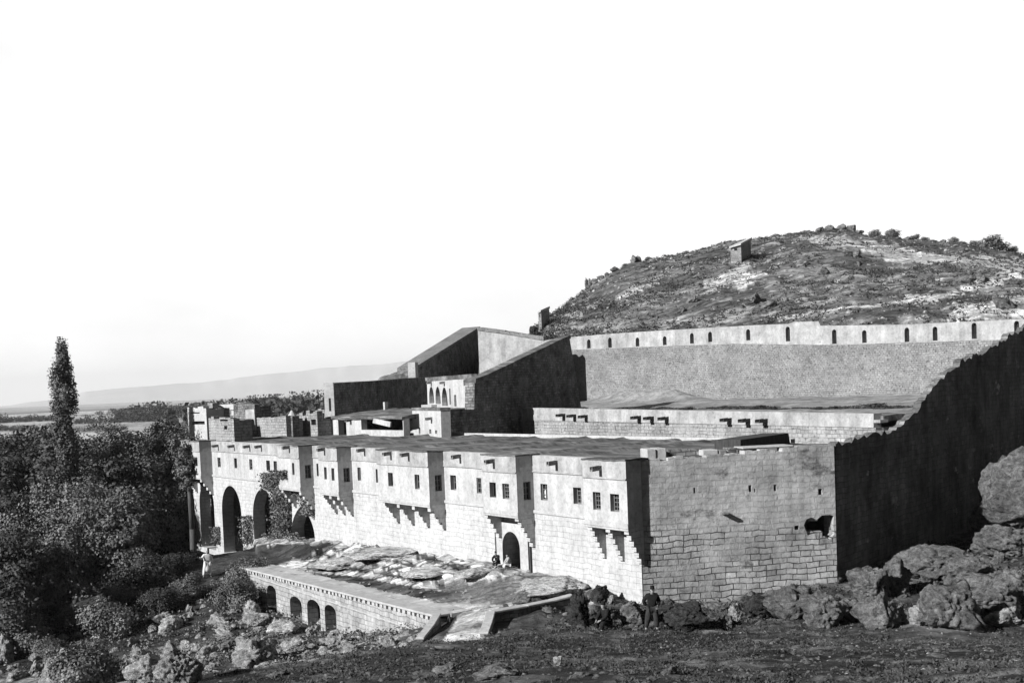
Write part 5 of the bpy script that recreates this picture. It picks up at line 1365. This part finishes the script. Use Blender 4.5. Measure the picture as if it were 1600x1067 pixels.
# broken rock filling the piles
def rock_field(name, label, grp, n, poly, mat, smin, smax, seed, d0=40, d1=75, aniso=1.0, nsrc=5):
    r_ = random.Random(seed); xs = [q[0] for q in poly]; ys = [q[1] for q in poly]; srcs = []; k = 0
    while k < n:
        u = r_.uniform(min(xs), max(xs)); v = r_.uniform(min(ys), max(ys))
        if not inside(poly, np.array([u]), np.array([v]))[0]: continue
        L = sight(u, v, d0, d1); s = smin+(smax-smin)*r_.random()**2
        if k < nsrc:
            o = boulder(name, label, 'rock', u, v, 50, 38, 38, mat, seed*10+k, depth=0.8, group=grp, rough=0.30, sub=4, sink=0.35, reach=False); o.data.name = name
            srcs.append(o)
        else:
            o = srcs[k % nsrc].copy(); COL.objects.link(o)
        o.location = L-Vector((0, 0, 0.1*s)); o.rotation_euler = (r_.uniform(-.4, .4), r_.uniform(-.4, .4), r_.uniform(0, 6.28)); o.scale = (s*r_.uniform(0.8, 1.4)*aniso, s*r_.uniform(0.7, 1.2), s*r_.uniform(0.6, 1.25))
        k += 1
rock_field('broken_rock', 'jagged grey rock wedged among the boulders of the right hand pile', 'broken rocks of the right hand pile', 60, [(1320, 905), (1345, 880), (1400, 858), (1500, 845), (1600, 835), (1600, 985), (1340, 978)], 'rock', 0.3, 1.0, 61)
rock_field('broken_rock', 'rough dark rock lying along the foot of the end wall', 'rocks along the foot of the end wall', 60, [(880, 915), (950, 930), (1000, 950), (1130, 925), (1310, 905), (1310, 975), (1020, 984), (880, 975)], 'rock', 0.2, 0.75, 62)
rock_field('broken_rock', 'pale jagged rock sticking out of the left slope below the terrace wall', 'pale rocks of the left slope', 90, [(330, 930), (420, 955), (520, 1000), (640, 1005), (430, 1035), (250, 1062), (0, 1066), (0, 1000), (120, 1010), (250, 965)], 'rock_pale', 0.3, 1.35, 63, 44, 75, 1.3)
rock_field('hill_rock', 'weathered rock outcropping on the hillside among the scrub', 'rock outcrops on the hillside', 45, [(880, 490), (1000, 425), (1150, 400), (1300, 378), (1600, 405), (1600, 480), (1200, 485), (900, 515)], 'rock', 0.4, 1.7, 64, 100, 240, 1.6)
def skyline(u, d0=125, d1=245):
    D = np.linspace(d0, d1, 600); r = ray(u, 450); X = r.x/r.y*D; Z = zfield(X, D); i = int(np.argmax((Z-CAM.z)/D)); return Vector((X[i], D[i], float(Z[i])))
r_ = random.Random(66); sks = []
for k, (u, s, hgt) in enumerate([(872, .5, .6), (893, .7, .7), (917, .5, 2.2), (922, .5, 1.7), (930, .8, 1.4), (941, 1.0, .9), (949, .6, .8), (962, 1.1, .9), (978, .7, .6), (992, .9, 1.5), (999, .8, 1.2), (1014, .9, .7), (1030, .6, .5), (1050, 1.0, .6), (1075, .7, .5), (1100, .8, .6), (1126, .7, .5), (1190, .8, .6), (1215, 1.2, .7), (1236, .8, .5), (1262, 1.3, .9), (1285, 1.4, 1.2), (1300, 1.6, 1.3), (1318, 1.3, 1.2), (1345, 1.2, .8), (1378, 1.1, .6), (1405, .9, .6), (1420, 1.4, .8), (1458, 1.2, .6), (1476, .8, .7), (1505, 1.3, .7), (1536, 1.0, .8)]):
    if k < 4: o = boulder('skyline_rock', 'ragged dark rock standing along the skyline of the hill', 'rock', 920, 460, 170, 13, 12, 'rock', 700+k, group='rocks along the skyline', rough=0.3, sub=4, sink=0.3, reach=False); sks.append(o)
    else: o = sks[k % 4].copy(); COL.objects.link(o)
    o.location = skyline(u)-Vector((0, 0, 0.15)); o.rotation_euler = (0, 0, r_.uniform(0, 6.28)); o.scale = (s*1.3, s*1.3, hgt)
# low ruined stretch of wall on the skyline
sk = Fr(P(1335, 372, 218), P(1283, 374, 222))
mb = MB(); sk.plate(mb, [(sk.len, 28), (0, 28)]+jag((0, sk.hit(1335, 354)[1]), (sk.len, sk.hit(1283, 362)[1]), 9, 0.35, random.Random(2)), [], -0.8, 0)
tag(mb.build('ruined_wall', MAT['rubble_dark']), 'dark stub of ruined wall on the highest point of the hill', 'wall')

# ------------------------------------------------------------------ people
def skin(name, pts, edges, mat, parent=None, loc=(0, 0, 0), rz=0, sub=2):
    me = bpy.data.meshes.new(name); me.from_pydata([p[:3] for p in pts], edges, [])
    o = bpy.data.objects.new(name, me); COL.objects.link(o)
    sm = o.modifiers.new('skin', 'SKIN'); sm.use_smooth_shade = True
    for i, sv in enumerate(me.skin_vertices[0].data):
        r = pts[i][3]; r = r if isinstance(r, tuple) else (r, r); sv.radius = r; sv.use_root = (i == 0)
    ss = o.modifiers.new('sub', 'SUBSURF'); ss.levels = sub; ss.render_levels = sub
    dg = bpy.context.evaluated_depsgraph_get(); dg.update()
    m2 = bpy.data.meshes.new_from_object(o.evaluated_get(dg)); m2.name = name
    bpy.data.objects.remove(o, do_unlink=True)
    m2.materials.clear(); m2.materials.append(MAT[mat])
    q = bpy.data.objects.new(name, m2); COL.objects.link(q)
    if parent: q.parent = parent
    return q

class Body:
    def __init__(s): s.p = []; s.e = []
    def add(s, x, y, z, r, par=None):
        s.p.append((x, y, z, r)); i = len(s.p)-1
        if par is not None: s.e.append((par, i))
        return i
    def chain(s, par, pts):
        for q in pts: par = s.add(*q, par)
        return par

def hand(b_, wrist, d, side):
    """palm and five curled fingers; d = direction of the forearm"""
    w = Vector(b_.p[wrist][:3]); d = Vector(d).normalized(); sd_ = d.cross(Vector((0, 1, 0)) if abs(d.y) < 0.8 else Vector((0, 0, 1))).normalized(); cu = sd_.cross(d).normalized()
    pm = w+d*0.055; pi_ = b_.add(*pm, (0.036, 0.02), wrist)
    for k, ln in ((-1.5, 0.06), (-0.5, 0.075), (0.5, 0.08), (1.5, 0.07)):
        a = pm+d*0.045+sd_*k*0.019; i = b_.add(*a, 0.010, pi_); c = a+d*ln*0.55+cu*0.012; i = b_.add(*c, 0.009, i); c2 = c+d*ln*0.35+cu*0.03; b_.add(*c2, 0.008, i)
    a = w+d*0.03-sd_*0.035*side; i = b_.add(*a, 0.011, pi_); c = a+d*0.045-sd_*0.02*side+cu*0.015; b_.add(*c, 0.009, i)

def person(label, loc, yaw, pose, mats, cat='person', hat=True, scale=1.0, skirt=False):
    """pose: dict of joints (x right, y forward, z up, metres); mats: coat, trousers, hat"""
    t = thing('person', label, cat, loc); t.rotation_euler = (0, 0, yaw); t.scale = (scale,)*3
    J = pose
    b_ = Body(); pel = b_.add(*J['pelvis'], (0.15, 0.11)); ch = b_.chain(pel, [(*J['waist'], (0.14, 0.10)), (*J['chest'], (0.17, 0.115))])
    nk = b_.chain(ch, [(*J['neck'], 0.055)])
    hx, hy, hz = J['head']; fy, fx = J.get('face', (1, 0)), 0
    fx, fy = J.get('face', (0.0, 1.0))
    hd0 = b_.chain(nk, [(hx, hy, hz-0.06, (0.07, 0.078)), (hx, hy, hz+0.02, (0.078, 0.092)), (hx, hy, hz+0.085, (0.06, 0.07))])
    b_.chain(hd0-1, [(hx+fx*0.1, hy+fy*0.1, hz-0.01, 0.014)]); b_.chain(hd0-2, [(hx+fx*0.085, hy+fy*0.085, hz-0.06, 0.02)])
    for s in (-1, 1): b_.chain(hd0-1, [(hx+fy*0.088*s, hy-fx*0.088*s, hz, (0.012, 0.022))])
    for s, k in ((-1, 'L'), (1, 'R')):
        sh_, el, wr = J['sho'+k], J['elb'+k], J['wri'+k]
        i = b_.chain(ch, [(*sh_, 0.062), (*el, 0.045), (*wr, 0.03)])
        hand(b_, i, Vector(wr)-Vector(el), s)
        hp, kn, an = J['hip'+k], J['kne'+k], J['ank'+k]
        i = b_.chain(pel, [(*hp, 0.088), (*kn, 0.06), (*an, 0.042)])
        ty = J.get('toe'+k, (an[0]+0.03*s, an[1]+0.17, an[2]-0.05)); b_.chain(i, [(*ty, 0.026)])
    skin('body', b_.p, b_.e, 'skin', t)
    # clothes follow the body a little way outside it
    c = Body(); p0 = c.add(*J['pelvis'], (0.21, 0.16)); cc = c.chain(p0, [(*J['waist'], (0.20, 0.15)), (*J['chest'], (0.23, 0.16))])
    nx, ny, nz = J['neck']; c.chain(cc, [(nx, ny, nz-0.04, 0.075)])
    for k in 'LR':
        sh_, el, wr = J['sho'+k], J['elb'+k], J['wri'+k]; w2 = Vector(el).lerp(Vector(wr), 0.93)
        c.chain(cc, [(*sh_, 0.105), (*el, 0.085), (*w2, 0.062)])
    if skirt:
        q = J['pelvis']; c.chain(p0, [(q[0], q[1]+0.02, q[2]-0.3, (0.22, 0.18)), (q[0], q[1]+0.02, q[2]-0.62, (0.26, 0.2))])
    skin('coat', c.p, c.e, mats[0], t)
    l = Body(); p0 = l.add(J['pelvis'][0], J['pelvis'][1], J['pelvis'][2]-0.03, (0.165, 0.13))
    for k in 'LR':
        hp, kn, an = J['hip'+k], J['kne'+k], J['ank'+k]; a2 = Vector(kn).lerp(Vector(an), 0.9)
        l.chain(p0, [(*hp, 0.15), (*kn, 0.125), (*a2, 0.085)])
    skin('trousers', l.p, l.e, mats[1], t)
    for k, s in (('L', -1), ('R', 1)):
        an = J['ank'+k]; ty = J.get('toe'+k, (an[0]+0.03*s, an[1]+0.17, an[2]-0.05)); f_ = Body(); i = f_.add(an[0], an[1]-0.03, an[2]-0.03, 0.055); f_.chain(i, [(*ty, 0.048)]); skin('shoe', f_.p, f_.e, 'cloth_black', t, sub=1)
    if hat:
        mb = MB(); z = hz+0.07
        mb.tube((hx, hy-0.01, z), (hx, hy-0.015, z+0.12), 0.092, 0.078, 16); mb.tube((hx, hy-0.01, z-0.02), (hx, hy-0.01, z+0.01), 0.098, 0.098, 16)
        bpy_o = link_mesh('hat', None or mb_mesh(mb, 'hat'), MAT[mats[2]], t)
    else:
        f_ = Body(); i = f_.add(hx-fx*0.02, hy-fy*0.02, hz+0.05, (0.088, 0.098)); f_.chain(i, [(hx-fx*0.05, hy-fy*0.05, hz-0.03, (0.085, 0.07))]); skin('hair', f_.p, f_.e, mats[2], t, sub=2)
    return t

def mb_mesh(mb, name):
    me = bpy.data.meshes.new(name); me.from_pydata([tuple(v) for v in mb.v], [], mb.f); me.update(); metre_uv(me); return me

stand = dict(pelvis=(0, 0, 0.92), waist=(0.0, 0, 1.08), chest=(-0.01, 0, 1.30), neck=(-0.02, 0.0, 1.48), head=(-0.03, 0.03, 1.60),
             shoL=(-0.19, 0, 1.40), elbL=(-0.30, -0.05, 1.14), wriL=(-0.20, 0.10, 0.97), shoR=(0.18, 0, 1.40), elbR=(0.33, -0.08, 1.17), wriR=(0.19, -0.12, 0.98),
             hipL=(-0.10, 0, 0.88), kneL=(-0.15, 0.03, 0.48), ankL=(-0.17, 0, 0.08), hipR=(0.10, 0, 0.88), kneR=(0.19, 0.03, 0.48), ankR=(0.26, -0.02, 0.08))
def seated(lean=0.12, armz=0.5, spread=0.14):
    return dict(pelvis=(0, 0, 0.36), waist=(0, 0.02, 0.54), chest=(0, lean*0.7, 0.76), neck=(0, lean, 0.93), head=(0, lean+0.06, 1.05),
                shoL=(-0.19, lean*0.8, 0.86), elbL=(-0.26, lean+0.14, 0.62), wriL=(-0.14, lean+0.34, armz+0.04), shoR=(0.19, lean*0.8, 0.86), elbR=(0.27, lean+0.12, 0.62), wriR=(0.13, lean+0.33, armz),
                hipL=(-0.10, 0.03, 0.34), kneL=(-spread-0.04, 0.42, 0.42), ankL=(-spread, 0.44, 0.07), hipR=(0.10, 0.03, 0.34), kneR=(spread+0.05, 0.40, 0.42), ankR=(spread+0.02, 0.46, 0.07))
def at_ground(u, v, D):
    q = P(u, v, D); return Vector((q.x, q.y, max(ground_z(q.x, q.y), q.z-0.5)-0.0))
def face_cam(loc, off=0.0): return math.atan2(CAM.y-loc.y, CAM.x-loc.x)-math.pi/2+off
def on_line(u, v, D):
    """stand the figure where its feet are seen: slide along the sight line to the ground"""
    best = None
    for i in range(200):
        d = D-6+i*0.06; q = P(u, v, d); e = abs(q.z-ground_z(q.x, q.y))
        if best is None or e < best[0]: best = (e, q)
    q = best[1]; return Vector((q.x, q.y, ground_z(q.x, q.y)))
L = on_line(1020, 985, 46.2)
sc = (985-914)*L.y/F/1.77
person('man standing legs apart in dark jacket, baggy trousers and cap below the wall corner', L, face_cam(L, 0.15), stand, ('cloth_black', 'cloth_dark', 'cloth_black'), scale=sc)
mound = on_line(950, 984, 46.0)
L = mound
person('man in black sitting on the ground left of the standing man', L+Vector((0, 0, -0.02)), face_cam(L, -0.9), seated(0.16, 0.46), ('cloth_black', 'cloth_black', 'cloth_black'), scale=0.95)
L = Vector(FA.p(ps1-0.8, 0.6, 0)); L.z = ground_z(L.x, L.y)
person('person in dark clothes crouching against the wall left of the gate', L, math.atan2(FA.n.y, FA.n.x)-math.pi/2+0.5, seated(0.22, 0.44, 0.1), ('cloth_black', 'cloth_black', 'cloth_dark'), scale=0.62)
L = Vector(FA.p((gate[0]+gate[1])/2-0.05, 0.3, 0)); L.z = ground_z(L.x, L.y)
person('child in pale clothes sitting on the threshold of the gate', L, math.atan2(FA.n.y, FA.n.x)-math.pi/2-0.3, seated(0.1, 0.44, 0.1), ('cloth_grey', 'cloth_white', 'cloth_dark'), hat=False, scale=0.6)
L = on_line(325, 902, 74.0)
pw = dict(stand); pw.update(elbR=(0.34, 0.10, 1.22), wriR=(0.52, 0.16, 1.30), elbL=(-0.28, 0.02, 1.14), wriL=(-0.24, 0.12, 0.92))
person('person in white robe standing at the left end of the terrace wall by the trees', L, face_cam(L, 0.2), pw, ('cloth_white', 'cloth_white', 'cloth_grey'), hat=False, scale=(902-859)*L.y/F/1.7, skirt=True)
# ------------------------------------------------------------------ daylight
SUN_AZ = Vector((-0.84, -0.54, 0)).normalized(); SUN_EL = R(27)
sd = bpy.data.lights.new('sun', 'SUN'); sd.energy = 5.0; sd.angle = R(0.5); sd.color = (1.0, 1.0, 1.0)
so = bpy.data.objects.new('sun', sd); COL.objects.link(so)
to_sun = SUN_AZ*math.cos(SUN_EL)+Vector((0, 0, math.sin(SUN_EL)))
so.rotation_euler = to_sun.to_track_quat('Z', 'Y').to_euler(); so.location = (-60, -60, 80)

w = bpy.data.worlds.new('World'); scene.world = w; w.use_nodes = True
nt = w.node_tree; bg = nt.nodes['Background']
sky = nt.nodes.new('ShaderNodeTexSky'); sky.sky_type = 'NISHITA'; sky.sun_disc = False
sky.sun_elevation = SUN_EL; sky.sun_rotation = math.atan2(SUN_AZ.x, SUN_AZ.y)
sky.dust_density = 0.4; sky.air_density = 0.4; sky.altitude = 1200
bw = nt.nodes.new('ShaderNodeRGBToBW'); nt.links.new(sky.outputs[0], bw.inputs[0])
# bright lobe added to the sky ahead of the camera so it burns out white
tc = nt.nodes.new('ShaderNodeTexCoord')
dt = nt.nodes.new('ShaderNodeVectorMath'); dt.operation = 'DOT_PRODUCT'
nt.links.new(tc.outputs['Generated'], dt.inputs[0]); dt.inputs[1].default_value = (0.0, 0.97, 0.243)
lobe = ramp(nt, dt.outputs['Value'], [(0.72, 0.0), (0.86, 1.0)])
cl = noise(nt, mapping(nt, tc.outputs['Generated'], (1.0, 1.0, 3.0)), 2.2, 5, 0.55, 0.4)
clr = ramp(nt, cl, [(0.30, 0.80), (0.56, 1.0)])
lm = nt.nodes.new('ShaderNodeMath'); lm.operation = 'MULTIPLY'; nt.links.new(lobe, lm.inputs[0]); nt.links.new(clr, lm.inputs[1]); lobe = lm.outputs[0]
mu = nt.nodes.new('ShaderNodeMath'); mu.operation = 'MULTIPLY_ADD'
nt.links.new(lobe, mu.inputs[0]); mu.inputs[1].default_value = 14.6; dk = nt.nodes.new('ShaderNodeMath'); dk.operation = 'MULTIPLY'; dk.inputs[1].default_value = 0.6; nt.links.new(bw.outputs[0], dk.inputs[0]); nt.links.new(dk.outputs[0], mu.inputs[2])
nt.links.new(mu.outputs[0], bg.inputs['Color']); bg.inputs['Strength'].default_value = 0.05

scene.view_settings.view_transform = 'Standard'; scene.view_settings.look = 'None'
scene.view_settings.exposure = 0.6; scene.view_settings.gamma = 1.0
scene.cycles.max_bounces = 4; scene.cycles.diffuse_bounces = 1; scene.cycles.use_denoising = True

# the air over the plain
hb_ = MB(); hb_.box((0, 6900, 165), (26000, 15000, 380))
hz = hb_.build('haze', [], None); hz['kind'] = 'stuff'
hm = bpy.data.materials.new('haze'); hm.use_nodes = True; hn = hm.node_tree
for n in list(hn.nodes):
    if n.type == 'BSDF_PRINCIPLED': hn.nodes.remove(n)
pv = hn.nodes.new('ShaderNodeVolumePrincipled'); pv.inputs['Color'].default_value = (0.97, 0.97, 0.97, 1); pv.inputs['Density'].default_value = 7.5e-5
hn.links.new(pv.outputs[0], hn.nodes['Material Output'].inputs['Volume']); hz.data.materials.append(hm)
